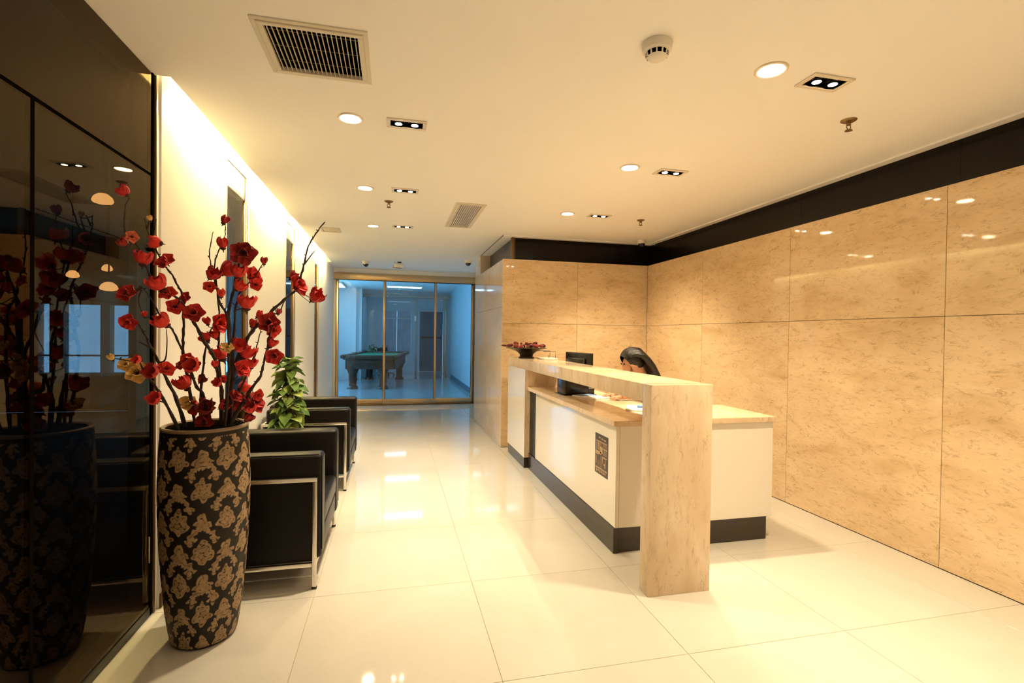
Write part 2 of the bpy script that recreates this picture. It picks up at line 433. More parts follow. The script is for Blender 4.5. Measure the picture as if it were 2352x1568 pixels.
# rear stone wall and the pillar that ends it
XP = 1.312                                         # corridor face of the pillar
wb = struct(MB().box(XP+.03, XR+.15, YB+.03, YB+.2, 0, ZS).build('wall_back', 'joint'))
for (x0, x1) in ((XP, 2.30), (2.30, XR)):
    for (z0, z1) in ((0, 1.555), (1.555, ZS)):
        MB().bbox(x0+(JG if x0 > XP else 0), x1-JG, YB, YB+.03, z0+(JG if z0 else .004), z1-(JG if z1 < ZS else 0), .0012, 1).build('stone_slab', 'stone', wb)
MB().bbox(XP, XR, YB-.001, YB+.2, ZS, ZS+.006, .001, 1).build('stone_cap', 'stone', wb)
YP = 8.28
wp = struct(MB().box(XP+.03, XP+.35, YB+.05, YP-.03, 0, ZS).build('wall_pillar', 'joint'))
for (y0, y1) in ((YB, 7.15), (7.15, YP)):
    for (z0, z1) in ((0, 1.76), (1.76, ZS)):
        MB().bbox(XP, XP+.03, y0+.031*(y0 == YB)+JG, y1-JG, z0+(JG if z0 else .004), z1-(JG if z1 < ZS else 0), .0012, 1).build('stone_slab', 'stone_grey', wp)
MB().bbox(XP, XP+.3, YB+.03, YP, ZS, ZS+.006, .001, 1).build('stone_cap', 'stone_grey', wp)
MB().bbox(XP, XP+.34, 7.80, YP, ZS+.006, ZC, .002, 1).build('upper_block', 'stone_grey', wp)
MB().bbox(XP+.03, XP+.35, YP-.03, YP, 0, ZS, .002, 1).build('end_slab', 'stone_grey', wp)
wq = struct(MB().box(1.60, 1.75, YP-.02, YD+.06, 0, ZC).build('wall_corridor', 'white_paint'))
wf = struct(MB().box(-1.4, XR+.15, YF-.1, YF, 0, ZC).build('wall_front', 'white_paint'))
# black recessed band above the stone
tb = bpy.data.objects.new('trim_1', None); COL.objects.link(tb); struct(tb, 'black glossy recessed band between stone wall and ceiling')
for i in range(len(vy)-1):
    MB().box(XR+.10, XR+.13, vy[i]+.001, vy[i+1]-.001+.2*(i == len(vy)-2), ZS, ZC).build('band_panel', 'black_gloss', tb)
for (x0, x1) in ((1.50, 2.30), (2.30, XR+.12)):
    MB().box(x0+.001, x1-.001, YB+.13, YB+.16, ZS, ZC).build('band_panel', 'black_gloss', tb)
MB().box(1.47, 1.50, YB+.13, 7.8, ZS, ZC).build('band_panel', 'dark_wood', tb)
MB().bbox(1.44, 1.475, YB+.10, YB+.16, ZS, ZC, .002, 1).build('corner_profile', 'brown_frame', tb)
MB().bbox(XP, XR+.14, YB-.004, YB, ZC-.012, ZC, .001, 1).build('ceiling_bead', 'ceiling_paint', tb)
MB().bbox(XP-.004, XP, YB-.004, 7.8, ZC-.012, ZC, .001, 1).build('ceiling_bead', 'brown_frame', tb)
MB().bbox(XR-.004, XR, YF, YB-.004, ZC-.012, ZC, .001, 1).build('ceiling_bead', 'ceiling_paint', tb)

# ------------------------------------------------------------------ setting: sliding glass door
d1 = bpy.data.objects.new('door_1', None); COL.objects.link(d1); d1.location = (0, YD, 0)
struct(d1, 'three-panel sliding glass door in gold steel frame')
DXL, DXR = XL+.002, 1.598
MB().bbox(DXL, DXR, -.05, .05, 2.44, 2.57, .004).build('header_rail', 'gold_metal', d1)
MB().box(DXL, DXR, -.03, .05, 2.57, ZC).build('header_infill', 'white_paint', d1)
MB().box(DXL, DXR, -.056, -.03, 2.425, 2.44).build('header_shadow_gap', 'black_metal', d1)
MB().bbox(DXL, DXL+.045, -.05, .05, 0, 2.44, .003).build('side_post', 'grey_plastic', d1)
MB().bbox(DXR-.02, DXR, -.05, .05, 0, 2.44, .003).build('side_post', 'brown_frame', d1)
MB().bbox(DXL, DXR, -.06, .06, 0, .012, .002).build('floor_track', 'brown_frame', d1)
def door_leaf(name, x0, x1, y):
    e = MB().bbox(x0, x1, y-.018, y+.018, .012, .115, .003).build(name, 'gold_metal', d1)
    for s in (x0, x1-.042): MB().bbox(s, s+.042, y-.018, y+.018, .115, 2.43, .003).build('stile', 'gold_metal', e)
    MB().box(x0+.042, x1-.042, y-.005, y+.005, .115, 2.43).build('glass_pane', 'door_glass', e)
    MB().box(x0+.042, x0+.048, y-.012, y+.012, .115, 2.43).build('glass_seal', 'black_metal', e)
    MB().box(x1-.048, x1-.042, y-.012, y+.012, .115, 2.43).build('glass_seal', 'black_metal', e)
    return e
door_leaf('bottom_rail', DXL+.045, -.165, .022)
door_leaf('bottom_rail', -.208, .825, -.022)
door_leaf('bottom_rail', .782, DXR-.02, .022)

# ------------------------------------------------------------------ beyond the door: the games hall
HZ = 2.78; HXL, HXR, HYE = -1.95, 1.80, 19.0
struct(MB().box(HXL-.1, XL-.001, YD+.005, YD+.09, 0, HZ).box(1.60, HXR+.1, YD+.061, YD+.09, 0, HZ).box(XL-.001, 1.60, YD+.061, YD+.09, ZC-.02, HZ).build('wall_hall_front', 'hall_wall'))
struct(MB().box(HXL-.1, HXR+.1, YD+.06, HYE+3, -.06, -.002).build('floor_hall', 'hall_floor'))
struct(MB().box(HXL-.1, HXR+.1, YD+.06, HYE+3, HZ, HZ+.06).build('ceiling_hall', 'hall_wall'))
struct(MB().box(HXL-.1, HXL, YD+.09, 11.0, 0, HZ).box(HXL-.1, HXL, 14.8, 15.8, 0, HZ).box(HXL-.1, HXL, 11.0, 14.8, 0, .25).box(HXL-.1, HXL, 11.0, 14.8, 2.6, HZ).build('wall_hall_left', 'hall_wall'))
e = bpy.data.objects.new('window_11', None); COL.objects.link(e); e.location = (HXL, 12.9, 0); struct(e, 'wide daylight window in the left hall wall, out of view')
for k in range(4): MB().box(-.055, -.045, -1.9+.95*k+.02, -.95+.95*k-.02, .25, 2.6).build('window_pane', 'door_glass', e)
for k in range(5): MB().bbox(-.08, -.02, -1.92+.95*k, -1.88+.95*k, .25, 2.6, .003, 1).build('mullion', 'hall_wall', e)
struct(MB().box(HXL-.1, -1.12, 15.8, 15.95, 0, HZ).box(-1.12, -.97, 15.95, HYE, 0, HZ).build('wall_hall_return', 'hall_wall'))
whr = struct(MB().box(HXR, HXR+.1, YD+.06, HYE+3, 0, HZ).build('wall_hall_right', 'hall_wall_dim'))
struct(MB().bbox(HXR-.014, HXR, YD+.07, 16.1, 0, .13, .002, 1).build('baseboard_hall', 'hall_dark'))
struct(MB().box(HXL, -.42, HYE, HYE+.1, 0, HZ).box(-.42, .62, HYE, HYE+.1, 2.25, HZ).box(-.42, .62, HYE, HYE+.1, 0, .62).box(.62, HXR, HYE, HYE+.1, 2.25, HZ)
       .box(.62, .93, HYE, HYE+.1, 0, 2.25).build('wall_hall_end', 'hall_wall'))
e = bpy.data.objects.new('window_4', None); COL.objects.link(e); e.location = (.1, HYE, 0); struct(e, 'frosted window at the far end of the hall')
for k in range(2): MB().bbox(-.52+.52*k+.002, -.52+.52*(k+1)-.002, .03, .05, .62, 2.25, .002, 1).build('window_pane', 'frosted', e)
MB().bbox(-.52, .52, .0, .06, 1.95, 1.99, .003, 1).build('glazing_bar', 'hall_wall', e)
MB().bbox(-.54, .54, -.06, .05, .60, .64, .004).build('window_sill', 'hall_wall', e)
d2 = bpy.data.objects.new('door_2', None); COL.objects.link(d2); d2.location = (.93, HYE, 0); struct(d2, 'dark blue door at the far end of the hall')
MB().bbox(0, .86, .0, .06, 0, 2.25, .006).build('door_leaf', 'hall_dark', d2)
MB().bbox(.06, .80, -.012, .0, 1.25, 1.31, .003).build('push_bar', 'black_metal', d2)
# glazed partition across the hall
d3 = bpy.data.objects.new('door_3', None); COL.objects.link(d3); d3.location = (0, 16.4, 0); struct(d3, 'steel framed glazed partition across the hall')
MB().bbox(-.97, HXR, -.05, .05, 2.56, 2.66, .004).build('header', 'grey_plastic', d3)
for xx in (.66, 1.60): MB().bbox(xx, xx+.07, -.035, .035, 0, 2.56, .004).build('post', 'grey_plastic' if xx < 1 else 'gold_metal', d3)
MB().box(-.96, .66, -.005, .005, .02, 2.56).build('glass_pane', 'door_glass', d3)
MB().box(.73, 1.60, -.005, .005, .02, 2.56).build('glass_pane', 'door_glass', d3)
MB().bbox(.63, .69, -.06, -.036, 1.82, 1.98, .004).build('wall_switch', 'plastic_white', d3)
def fluo(x, y, wx, wy, label):
    t = thing('fluorescent_light', label, 'ceiling light', (x, y, HZ))
    MB().bbox(-wx/2-.03, wx/2+.03, -wy/2-.03, wy/2+.03, -.045, 0, .004).build('housing', 'plastic_white', t)
    MB().bbox(-wx/2, wx/2, -wy/2, wy/2, -.056, -.046, .003).build('diffuser', 'fluo_em', t)
fluo(.28, 14.6, .95, .32, 'bright cool fluorescent panel on the hall ceiling just past the glass door')
fluo(.20, 11.6, .95, .32, 'cool fluorescent panel on the hall ceiling hidden by the door header')
fluo(-1.55, 14.7, .30, 1.2, 'added cool fill panel on the hall ceiling to brighten the left hall wall')  # added fill light for the left return wall, no fixture known here
fluo(.05, 17.6, .80, .30, 'small cool fluorescent panel at the far end of the hall ceiling')

# pool table
pt = thing('pool_table', 'dark walnut pool table with green felt beyond the glass door', 'pool table', (-.42, 14.55, 0), math.radians(-6))
MB().bbox(-.66, .66, -1.55, 1.55, .74, .80, .01).build('slate_bed', 'pool_wood', pt)
MB().bbox(-.58, .58, -1.47, 1.47, .80, .815, .003).build('felt', 'felt', pt)
for (a, b, c, d) in ((-.72, -.58, -1.6, 1.6), (.58, .72, -1.6, 1.6), (-.58, .58, -1.6, -1.47), (-.58, .58, 1.47, 1.6)):
    MB().bbox(a, b, c, d, .77, .86, .02).build('rail', 'pool_wood', pt)
for (a, b, c, d) in ((-.62, -.57, -1.45, 1.45), (.57, .62, -1.45, 1.45), (-.57, .57, -1.5, -1.45), (-.57, .57, 1.45, 1.5)):
    MB().bbox(a, b, c, d, .50, .76, .008).build('apron', 'pool_wood', pt)
for (a, b) in ((-.45, -1.36), (.30, -1.36), (-.45, 1.36), (.45, 1.36)):
    l = MB().lathe([(.16, .52), (.13, .44), (.10, .36), (.095, .08), (.13, .05), (.14, .0)][::-1], 16).build('leg', 'pool_wood', pt, (a, b, 0))
for (a, b) in ((-.62, -1.5), (.62, -1.5), (-.66, 0), (.66, 0), (-.62, 1.5), (.62, 1.5)):
    MB().lathe([(.05, .855), (.075, .858), (.075, .872), (.05, .875)], 16).build('pocket_ring', 'brass', pt, (a, b, 0))

# ------------------------------------------------------------------ room behind the tinted glass
BX, BY = -7.5, 10.0
struct(MB().box(BX, -1.30, YF, BY, -.06, -.002).build('floor_meeting', 'back_floor'))
struct(MB().box(BX, -1.30, YF, BY, 2.9, 2.96).build('ceiling_meeting', 'back_wall'))
struct(MB().box(BX-.1, BX, YF, BY, 0, 2.9).build('wall_meeting_left', 'back_wall'))
struct(MB().box(BX, -1.30, YF-.1, YF, 0, 2.9).build('wall_meeting_front', 'back_wall'))
WZ0, WZ1 = .66, 1.83
wins = [(-5.82, -5.66), (-5.46, -4.92), (-4.78, -4.20), (-4.04, -3.46), (-3.3, -2.7), (-2.5, -1.9)]
wm = MB(); prev = BX
for a, b in wins:
    wm.box(prev, a, BY, BY+.15, 0, 2.9); wm.box(a, b, BY, BY+.15, 0, WZ0); wm.box(a, b, BY, BY+.15, WZ1, 2.9); prev = b
wm.box(prev, -1.30, BY, BY+.15, 0, 2.9)
struct(wm.build('wall_meeting_end', 'back_wall'))
for n, (a, b) in enumerate(wins):
    e = bpy.data.objects.new('window_%d' % (n+5), None); COL.objects.link(e); e.location = ((a+b)/2, BY, 0); struct(e, 'daylit window of the meeting room behind the tinted glass')
    h = (b-a)/2
    MB().bbox(-h, h, .06, .10, WZ0+.28, WZ0+.31, .003, 1).build('glazing_bar', 'white_paint', e)
    MB().box(-h, h, .075, .083, WZ0, WZ1).build('window_pane', 'door_glass', e)
    MB().bbox(-h-.04, h+.04, -.05, .02, WZ0-.05, WZ0, .004).build('window_sill', 'white_paint', e)
def pendant(p, r, label):
    t = thing('pendant_lamp', label, 'lamp', p, group='warm lamps in the room behind the tinted glass')
    MB().lathe([(.015, .03), (r*.5, .026), (r*.95, .004), (r*1.15, -.025), (r*1.0, -.042), (r*.5, -.050), (.001, -.052)], 20).build('lamp_shade', 'pendant', t)
    MB().tube([(0, 0, .05), (0, 0, 2.9-p[2])], .006, 6).build('cord', 'black_metal', t)
for (x, y, Y, r, lb) in ((236, 453, 4.4, .060, 'warm amber lamp glowing high behind the tinted glass'), (167, 627, 6.4, .052, 'leftmost of the three low amber lamps behind the tinted glass'),
                         (246, 613, 6.8, .048, 'upper right one of the three low amber lamps behind the tinted glass'), (250, 655, 5.2, .060, 'lowest of the three amber lamps behind the tinted glass')):
    p = px(x, y, Y); pendant(p, r, lb)

# ------------------------------------------------------------------ ceiling fixtures
def downlight(x, y, label, group='round recessed downlights'):
    t = thing('downlight', label, 'ceiling light', (x, y, ZC), group=group)
    MB().lathe([(.056, -.002), (.058, -.007), (.066, -.009), (.072, -.006), (.074, 0), (.056, 0)], 40).build('trim_ring', 'lamp_trim', t)
    MB().disc(.056, -.003, 40).build('diffuser', 'down_em', t)
def twin_spot(x, y, label, group='twin spotlights', aim=0, tip=0):
    t = thing('twin_spotlight', label, 'ceiling light', (x, y, ZC), group=group)
    fr = MB(); a, b = SPW-.004, SPH-.004; A, B = SPW+.018, SPH+.018
    fr.bbox(-A, A, -B, -b, -.008, .0, .002, 1).bbox(-A, A, b, B, -.008, 0, .002, 1).bbox(-A, -a, -b, b, -.008, 0, .002, 1).bbox(a, A, -b, b, -.008, 0, .002, 1)
    fr.build('frame', 'lamp_trim', t)
    h = .085; c = MB(); a, b = SPW, SPH
    c.quad((-a, -b, 0), (-a, b, 0), (-a, b, h), (-a, -b, h)).quad((a, -b, 0), (a, -b, h), (a, b, h), (a, b, 0))
    c.quad((-a, -b, 0), (-a, -b, h), (a, -b, h), (a, -b, 0)).quad((-a, b, 0), (a, b, 0), (a, b, h), (-a, b, h)).quad((-a, -b, h), (-a, b, h), (a, b, h), (a, -b, h))
    c.build('housing', 'black_metal', t)
    for s in (-1, 1):
        l = MB().lathe([(.041, .008), (.040, .012), (.030, .035), (.016, .050)], 24).build('reflector', 'reflector', t, (s*.047, 0, -.013))
        MB().ball((0, 0, .016), .029, 16, 10, (1, 1, .5)).build('bulb', 'bulb_em', l)
        MB().lathe([(.043, .006), (.043, .012), (.0405, .012), (.0405, .006), (.043, .006)], 24).build('lamp_ring', 'chrome', l)
        ld = bpy.data.lights.new('spot_beam', 'SPOT'); ld.energy = P_SPOT; ld.color = WARM; ld.spot_size = math.radians(104); ld.spot_blend = .9; ld.shadow_soft_size = .022
        lo = bpy.data.objects.new('spot_beam', ld); COL.objects.link(lo); lo.parent = t; lo.location = (s*.047, 0, -.012); lo.rotation_euler = (math.radians(tip), math.radians(aim+4*s), 0)
dl_lab = ['large round downlight nearest in the left row, left of a twin spotlight', 'middle round downlight of the left row', 'farthest small round downlight of the left row',
          'biggest round downlight, upper right beside a twin spotlight', 'middle round downlight of the right row above the reception desk', 'farthest small round downlight of the right row']
sp_lab = ['nearest twin spotlight of the left row with two square-set lamps', 'middle twin spotlight of the left row', 'farthest twin spotlight of the left row',
          'largest twin spotlight at upper right with two lit lamps', 'middle twin spotlight of the right row above the desk', 'farthest twin spotlight of the right row']
for i, (x, y) in enumerate(DOWNS_L[:3]+DOWNS_R[:3]): downlight(x, y, dl_lab[i])
for (x, y) in DOWNS_L[3:]+DOWNS_R[3:]: downlight(x, y, 'round recessed downlight out of view over the entrance', 'downlights over the entrance')
for i, (x, y) in enumerate(SPOTS_L[:3]+SPOTS_R[:3]): twin_spot(x, y, sp_lab[i], aim=(0, 0, 0, 0, -3, -14)[i], tip=(0, 0, 0, 0, 3, 11)[i])
for (x, y) in SPOTS_L[3:]+SPOTS_R[3:]: twin_spot(x, y, 'twin spotlight out of view over the entrance', 'twin spotlights over the entrance')

def vent(i, fw, nslat, along, label, smat, step=True, dark='dark'):
    x0, x1, y0, y1 = VENTS[i]; cx, cy = (x0+x1)/2, (y0+y1)/2
    t = thing('air_vent', label, 'air vent', (cx, cy, ZC))
    a, b = (x1-x0)/2, (y1-y0)/2; A, B = a+fw, b+fw; k = .022
    f = MB(); f.bbox(-A, A, -B, -b-k*.4, -.006, 0, .002, 1).bbox(-A, A, b+k*.4, B, -.006, 0, .002, 1).bbox(-A, -a-k*.4, -b-k*.4, b+k*.4, -.006, 0, .002, 1).bbox(a+k*.4, A, -b-k*.4, b+k*.4, -.006, 0, .002, 1)
    f.build('outer_frame', 'vent_white', t)
    f = MB(); a2, b2 = a+k*.4, b+k*.4; a3, b3 = a-k*.6, b-k*.6
    f.bbox(-a2, a2, -b2, -b3, -.012, .01, .002, 1).bbox(-a2, a2, b3, b2, -.012, .01, .002, 1).bbox(-a2, -a3, -b3, b3, -.012, .01, .002, 1).bbox(a3, a2, -b3, b3, -.012, .01, .002, 1)
    f.build('inner_frame', 'vent_white', t)
    h = .16; c = MB()
    c.quad((-a, -b, 0), (-a, b, 0), (-a, b, h), (-a, -b, h)).quad((a, -b, 0), (a, -b, h), (a, b, h), (a, b, 0))
    c.quad((-a, -b, 0), (-a, -b, h), (a, -b, h), (a, -b, 0)).quad((-a, b, 0), (a, b, 0), (a, b, h), (-a, b, h)).quad((-a, -b, h), (-a, b, h), (a, b, h), (a, -b, h))
    c.build('duct', dark, t)
    w = 2*a3
    me = mesh_mat(MB().bbox(-smat[1], smat[1], -b3-.004, b3+.004, smat[3], .004, .0006, 1).mesh('slat'), smat[0])
    for n in range(nslat):
        link('slat', me, t, (-a3+w*(n+.6)/(nslat+.2), 0, 0), (0, smat[2], 0))
    for q in (-.33, 0, .33): MB().tube([(-a3, q*2*b3, .012), (a3, q*2*b3, .012)], .0006, 6).build('cross_wire', 'vent_slat', t)
vent(0, .030, 19, 'y', 'large ceiling air vent with dark open grille and thin slats', ('vent_slat', .0016, .0, -.006))
vent(1, .030, 10, 'y', 'long ceiling air vent with closed angled slats in mid ceiling', ('vent_slat', .0075, .55, -.003), dark='brown_frame')
vent(2, .020, 4, 'y', 'small square ceiling vent near the light slot', ('vent_white', .020, .1, -.003), dark='brown_frame')

# smoke detector
t = thing('smoke_detector', 'white domed smoke detector on the near ceiling', 'smoke detector', (1.075, 1.945, ZC))
MB().lathe([(.052, -.040), (.060, -.034), (.064, -.012), (.062, 0)], 36).build('base', 'plastic_white', t)
MB().lathe([(.036, -.056), (.041, -.056), (.046, -.040), (.036, -.040)], 36).build('chamber_gap', 'dark', t)
MB().lathe([(.001, -.072), (.018, -.071), (.034, -.066), (.042, -.057), (.040, -.055), (.001, -.055)], 36).build('cap', 'plastic_white', t)
for k in range(12):
    a = 2*PI*k/12; MB().bbox(-.003, .003, .041, .048, -.058, -.038, .001, 1).build('rib', 'plastic_white', t).rotation_euler = (0, 0, a)
def sprinkler(x, y, label):
    t = thing('fire_sprinkler', label, 'sprinkler', (x, y, ZC), group='ceiling sprinklers')
    MB().lathe([(.012, -.016), (.030, -.010), (.040, -.004), (.042, 0)], 24).build('escutcheon', 'brass', t)
    MB().lathe([(.009, -.030), (.012, -.028), (.012, -.010)], 12).build('nozzle', 'brass', t)
    for s in (-1, 1): MB().tube([(s*.010, 0, -.024), (s*.014, 0, -.040), (s*.005, 0, -.055)], .003, 6).build('frame_arm', 'brass', t)
    MB().lathe([(.004, -.050), (.018, -.056), (.020, -.060), (.003, -.060)], 16).build('deflector', 'brass', t)
sprinkler(2.503, 2.345, 'largest brass sprinkler head, on the ceiling right of the big downlight')
sprinkler(-.062, 4.875, 'brass sprinkler head below the middle twin spotlight of the left row')
sprinkler(2.546, 4.89, 'brass sprinkler head above the dome camera in the stone corner')
def dome(x, y, label, r=.055):
    t = thing('dome_camera', label, 'camera', (x, y, ZC), group='black dome security cameras')
    MB().lathe([(r*.85, -.045), (r, -.035), (r*1.08, 0)], 28).build('housing', 'plastic_white', t)
    MB().ball((0, 0, -.045), r*.80, 20, 12).build('dome', 'black_dome', t)
dome(3.09, 5.90, 'dome camera on ceiling in the corner of the stone walls')
dome(-.49, 9.03, 'dome camera on ceiling left of the glass door', .06)
dome(1.20, 8.36, 'dome camera on ceiling beside the pillar end by the glass door', .06)
t = thing('door_sensor', 'white hinged sensor plate hanging from ceiling above the glass door', 'sensor', (.06, 8.9, ZC))
MB().bbox(-.015, .05, -.03, .03, -.02, 0, .003).build('bracket', 'black_metal', t)
MB().tube([(-.07, 0, 0), (-.06, 0, -.03), (-.09, 0, -.10), (.06, 0, -.11)], .006, 6).build('arm', 'brass', t)
MB().bbox(-.07, .09, -.02, .02, -.10, -.035, .006).build('plate', 'plastic_white', t)

# cove tubes above the light slot
for n, (a, b) in enumerate(((3.12, 4.1), (4.6, 5.7), (6.2, 7.3), (7.8, 8.9))):
    t = thing('cove_tube_light', 'warm tube light in the ceiling slot along the white wall, %s' % ['nearest of the row', 'second from the dark glass', 'third from the dark glass', 'closest to the glass door'][n], 'tube light', (-1.088, (a+b)/2, ZC+.055), group='tube lights in the ceiling slot')
    L = (b-a)/2
    MB().tube([(0, -L, 0), (0, L, 0)], .015, 12).build('tube', 'cove_em', t)
    for s in (-1, 1): MB().tube([(0, s*L, 0), (0, s*(L+.03), 0)], .014, 10).build('end_cap', 'plastic_white', t)
    MB().bbox(-.02, .02, -L, L, .02, .045, .003, 1).build('batten', 'plastic_white', t)

# ------------------------------------------------------------------ reception desk
t = thing('reception_counter', 'raised beige marble counter slab standing on one marble pier', 'counter', (1.532, 4.15, 0))
MB().bbox(-.187, .187, -1.6195, 1.72, 1.045, 1.145, .003).build('counter_slab', 'stone_pier', t)
MB().bbox(-.187, .187, -1.72, -1.62, 0, 1.145, .003).build('pier', 'stone_pier', t)
t = thing('worktop', 'low L-shaped pale stone worktop under the raised marble counter', 'worktop', (1.66, 4.0, 0))
bm = bmesh.new()
Wp = [(1.372, 2.945), (2.595, 2.945), (2.595, 3.56), (1.98, 3.56), (1.98, 5.078), (1.372, 5.078)]
vs = [bm.verts.new((x-1.66, y-4.0, .826)) for x, y in Wp]; fc = bm.faces.new(vs)
ex = bmesh.ops.extrude_face_region(bm, geom=[fc]); bmesh.ops.translate(bm, verts=[v for v in ex['geom'] if isinstance(v, bmesh.types.BMVert)], vec=(0, 0, .036))
bmesh.ops.recalc_face_normals(bm, faces=bm.faces); bmesh.ops.bevel(bm, geom=list(bm.edges), offset=.003, segments=2, affect='EDGES')
MB().bm(bm, True).build('top', 'stone_pier', t)
t = thing('desk_cabinet', 'white lacquered reception desk body with black granite plinth', 'desk', (1.99, 3.6, 0))
def wbx(b, x0, x1, y0, y1, z0, z1, r=.002): return b.bbox(x0-1.99, x1-1.99, y0-3.6, y1-3.6, z0, z1, r, 1)
wbx(MB(), 1.40, 1.425, 2.97, 4.845, .165, .8245).build('front_panel', 'white_gloss', t)
wbx(MB(), 1.426, 2.585, 2.97, 2.995, .165, .8245).build('end_panel', 'white_satin', t)
wbx(MB(), 2.56, 2.585, 2.996, 3.54, .165, .8245).build('side_panel', 'white_satin', t)
wbx(MB(), 1.99, 2.559, 3.515, 3.54, .165, .8245).build('rear_panel', 'white_satin', t)
wbx(MB(), 1.402, 1.425, 4.846, 5.078, .165, .8245).build('dark_insert', 'black_gloss', t)
wbx(wbx(wbx(MB(), 1.392, 1.43, 2.972, 5.078, 0, .1645), 1.431, 2.555, 2.985, 3.02, 0, .1645), 2.52, 2.555, 3.021, 3.52, 0, .1645).build('plinth', 'plinth', t)
t = thing('side_cabinet', 'white upright cabinet carrying the far end of the marble counter', 'cabinet', (1.532, 5.475, 0))
MB().bbox(-.187, .187, -.38, .395, .115, 1.0445, .002, 1).build('body', 'white_gloss', t)
MB().bbox(-.181, .181, -.394, -.381, .115, 1.0445, .002, 1).build('stone_side', 'stone_pier', t)
MB().bbox(-.187, -.182, -.396, -.381, .115, 1.0445, .001, 1).build('edge_strip', 'white_gloss', t)
MB().bbox(-.180, .180, -.37, .385, 0, .1145, .002, 1).build('plinth', 'plinth', t)

# printed notice on the desk front
t = thing('desk_notice', 'dark brown printed notice stuck to the white desk front', 'notice', (1.3985, 3.198, .586))
hw, hh = .108, .139
MB().bbox(-.001, .0012, -hw, hw, -hh, hh, .0003, 1).build('sheet', 'poster_dark', t)
pr = MB(); pm = MB()
def prt(b, u0, u1, v0, v1, k=0):   # u: 0 at the far edge .. 1 at the near edge, v: 0 bottom .. 1 top
    y0, y1 = hw-2*hw*u0, hw-2*hw*u1; z0, z1 = -hh+2*hh*v0, -hh+2*hh*v1
    b.add([(-.0014-k, y0, z0), (-.0014-k, y0, z1), (-.0014-k, y1, z1), (-.0014-k, y1, z0)], [(3, 2, 1, 0)])
for a in ((.12, .17, .59, .82), (.08, .95, .805, .83), (.24, .29, .60, .80), (.36, .42, .60, .80), (.40, .60, .53, .70), (.05, .50, .50, .57), (.55, .95, .66, .69),
          (.70, .75, .51, .66), (.85, .89, .52, .66), (.05, .30, .47, .51), (.55, .95, .45, .475), (.05, .95, .13, .155), (.07, .93, .15, .17)): prt(pr, *a)
for k in range(6): prt(pr, .12+.13*k, .20+.13*k, .05+.01*(k % 2), .11)
prt(pr, .30, .42, .90, .935); prt(pr, .5, .62, .885, .92); prt(pr, .68, .85, .88, .91)
prt(pr, .08, .13, .24, .44); prt(pr, .76, .83, .22, .33)
for k in range(14):
    a0, a1 = 2*PI*k/14, 2*PI*(k+1)/14
    f = lambda a, r: (-.0015, hw-2*hw*(.72+r*math.cos(a)), -hh+2*hh*(.38+.78*r*math.sin(a)))
    pr.add([f(a0, .10), f(a0, .135), f(a1, .135), f(a1, .10)], [(0, 1, 2, 3)])
for a in ((.42, .58, .17, .46), (.22, .36, .20, .34), (.60, .95, .71, .80), (.45, .52, .58, .8)): prt(pm, *a, -.0001)
pr.build('pale_print', 'poster_tan', t); pm.build('mid_print', 'poster_mid', t)

# things on the counter
bx_, by_ = 1.49, 5.58
t = thing('display_bowl', 'black footed bowl heaped with red pods at the far end of the counter', 'bowl', (bx_, by_, 1.145))
MB().lathe([(.001, 0), (.088, 0), (.092, .006), (.080, .014), (.074, .022), (.080, .045), (.115, .075), (.185, .100), (.235, .112), (.238, .118), (.18, .112), (.11, .092), (.001, .085)], 48).build('bowl_body', 'bowl', t)
MB().lathe([(.091, .010), (.094, .013), (.091, .016), (.085, .015)], 48).build('foot_ring', 'gold_metal', t)
pod_me = [mesh_mat(MB().ball((0, 0, 0), 1, 12, 8, (1.0, .62, .55)).mesh('pod'), 'pod'), mesh_mat(MB().ball((0, 0, 0), 1, 12, 8, (1.5, .42, .38)).mesh('pod'), 'pod')]
spots_ = []
for k in range(900):
    a = R_.uniform(0, 2*PI); r = .232*math.sqrt(R_.random()); lay = 0 if len(spots_) < 22 else 1
    if lay: r *= .62
    z = 1.145+(.118+.016 if r > .15 else .118+.006)+.034*lay+.008
    c = (bx_+r*math.cos(a), by_+r*math.sin(a), z)
    if all(math.dist(c, q) > .064 for q in spots_): spots_.append(c)
    if len(spots_) >= 38: break
for k, c in enumerate(spots_):
    o = link('dried_pod', pod_me[k % 2], None, c, (R_.uniform(-.3, .3), R_.uniform(-.3, .3), R_.uniform(0, 6)), R_.uniform(.034, .040) if k % 2 == 0 else R_.uniform(.025, .029))
    tag(o, 'dark red dried pod heaped in the black bowl', 'dried pod', 'dried red pods in the bowl')
o = link('dried_pod', pod_me[1], None, (bx_-.255, by_, 1.145+.140), (0, .1, 0), .03); tag(o, 'dark pod sticking out over the left rim of the black bowl', 'dried pod', 'dried red pods in the bowl')
t = thing('brochure_stand', 'small wire stand on a pale base beside the black bowl', 'stand', (1.640, 5.27, 1.145))
MB().bbox(-.075, .078, -.15, .13, 0, .018, .004).build('base', 'plastic_white', t)
for yy in (-.10, .10): MB().tube([(-.07, yy, .09), (.068, yy, .088), (.068, yy, .018)], .003, 6).build('wire', 'black_metal', t)
MB().tube([(-.01, -.10, .05), (-.01, -.10, .018)], .003, 6).build('wire', 'black_metal', t)
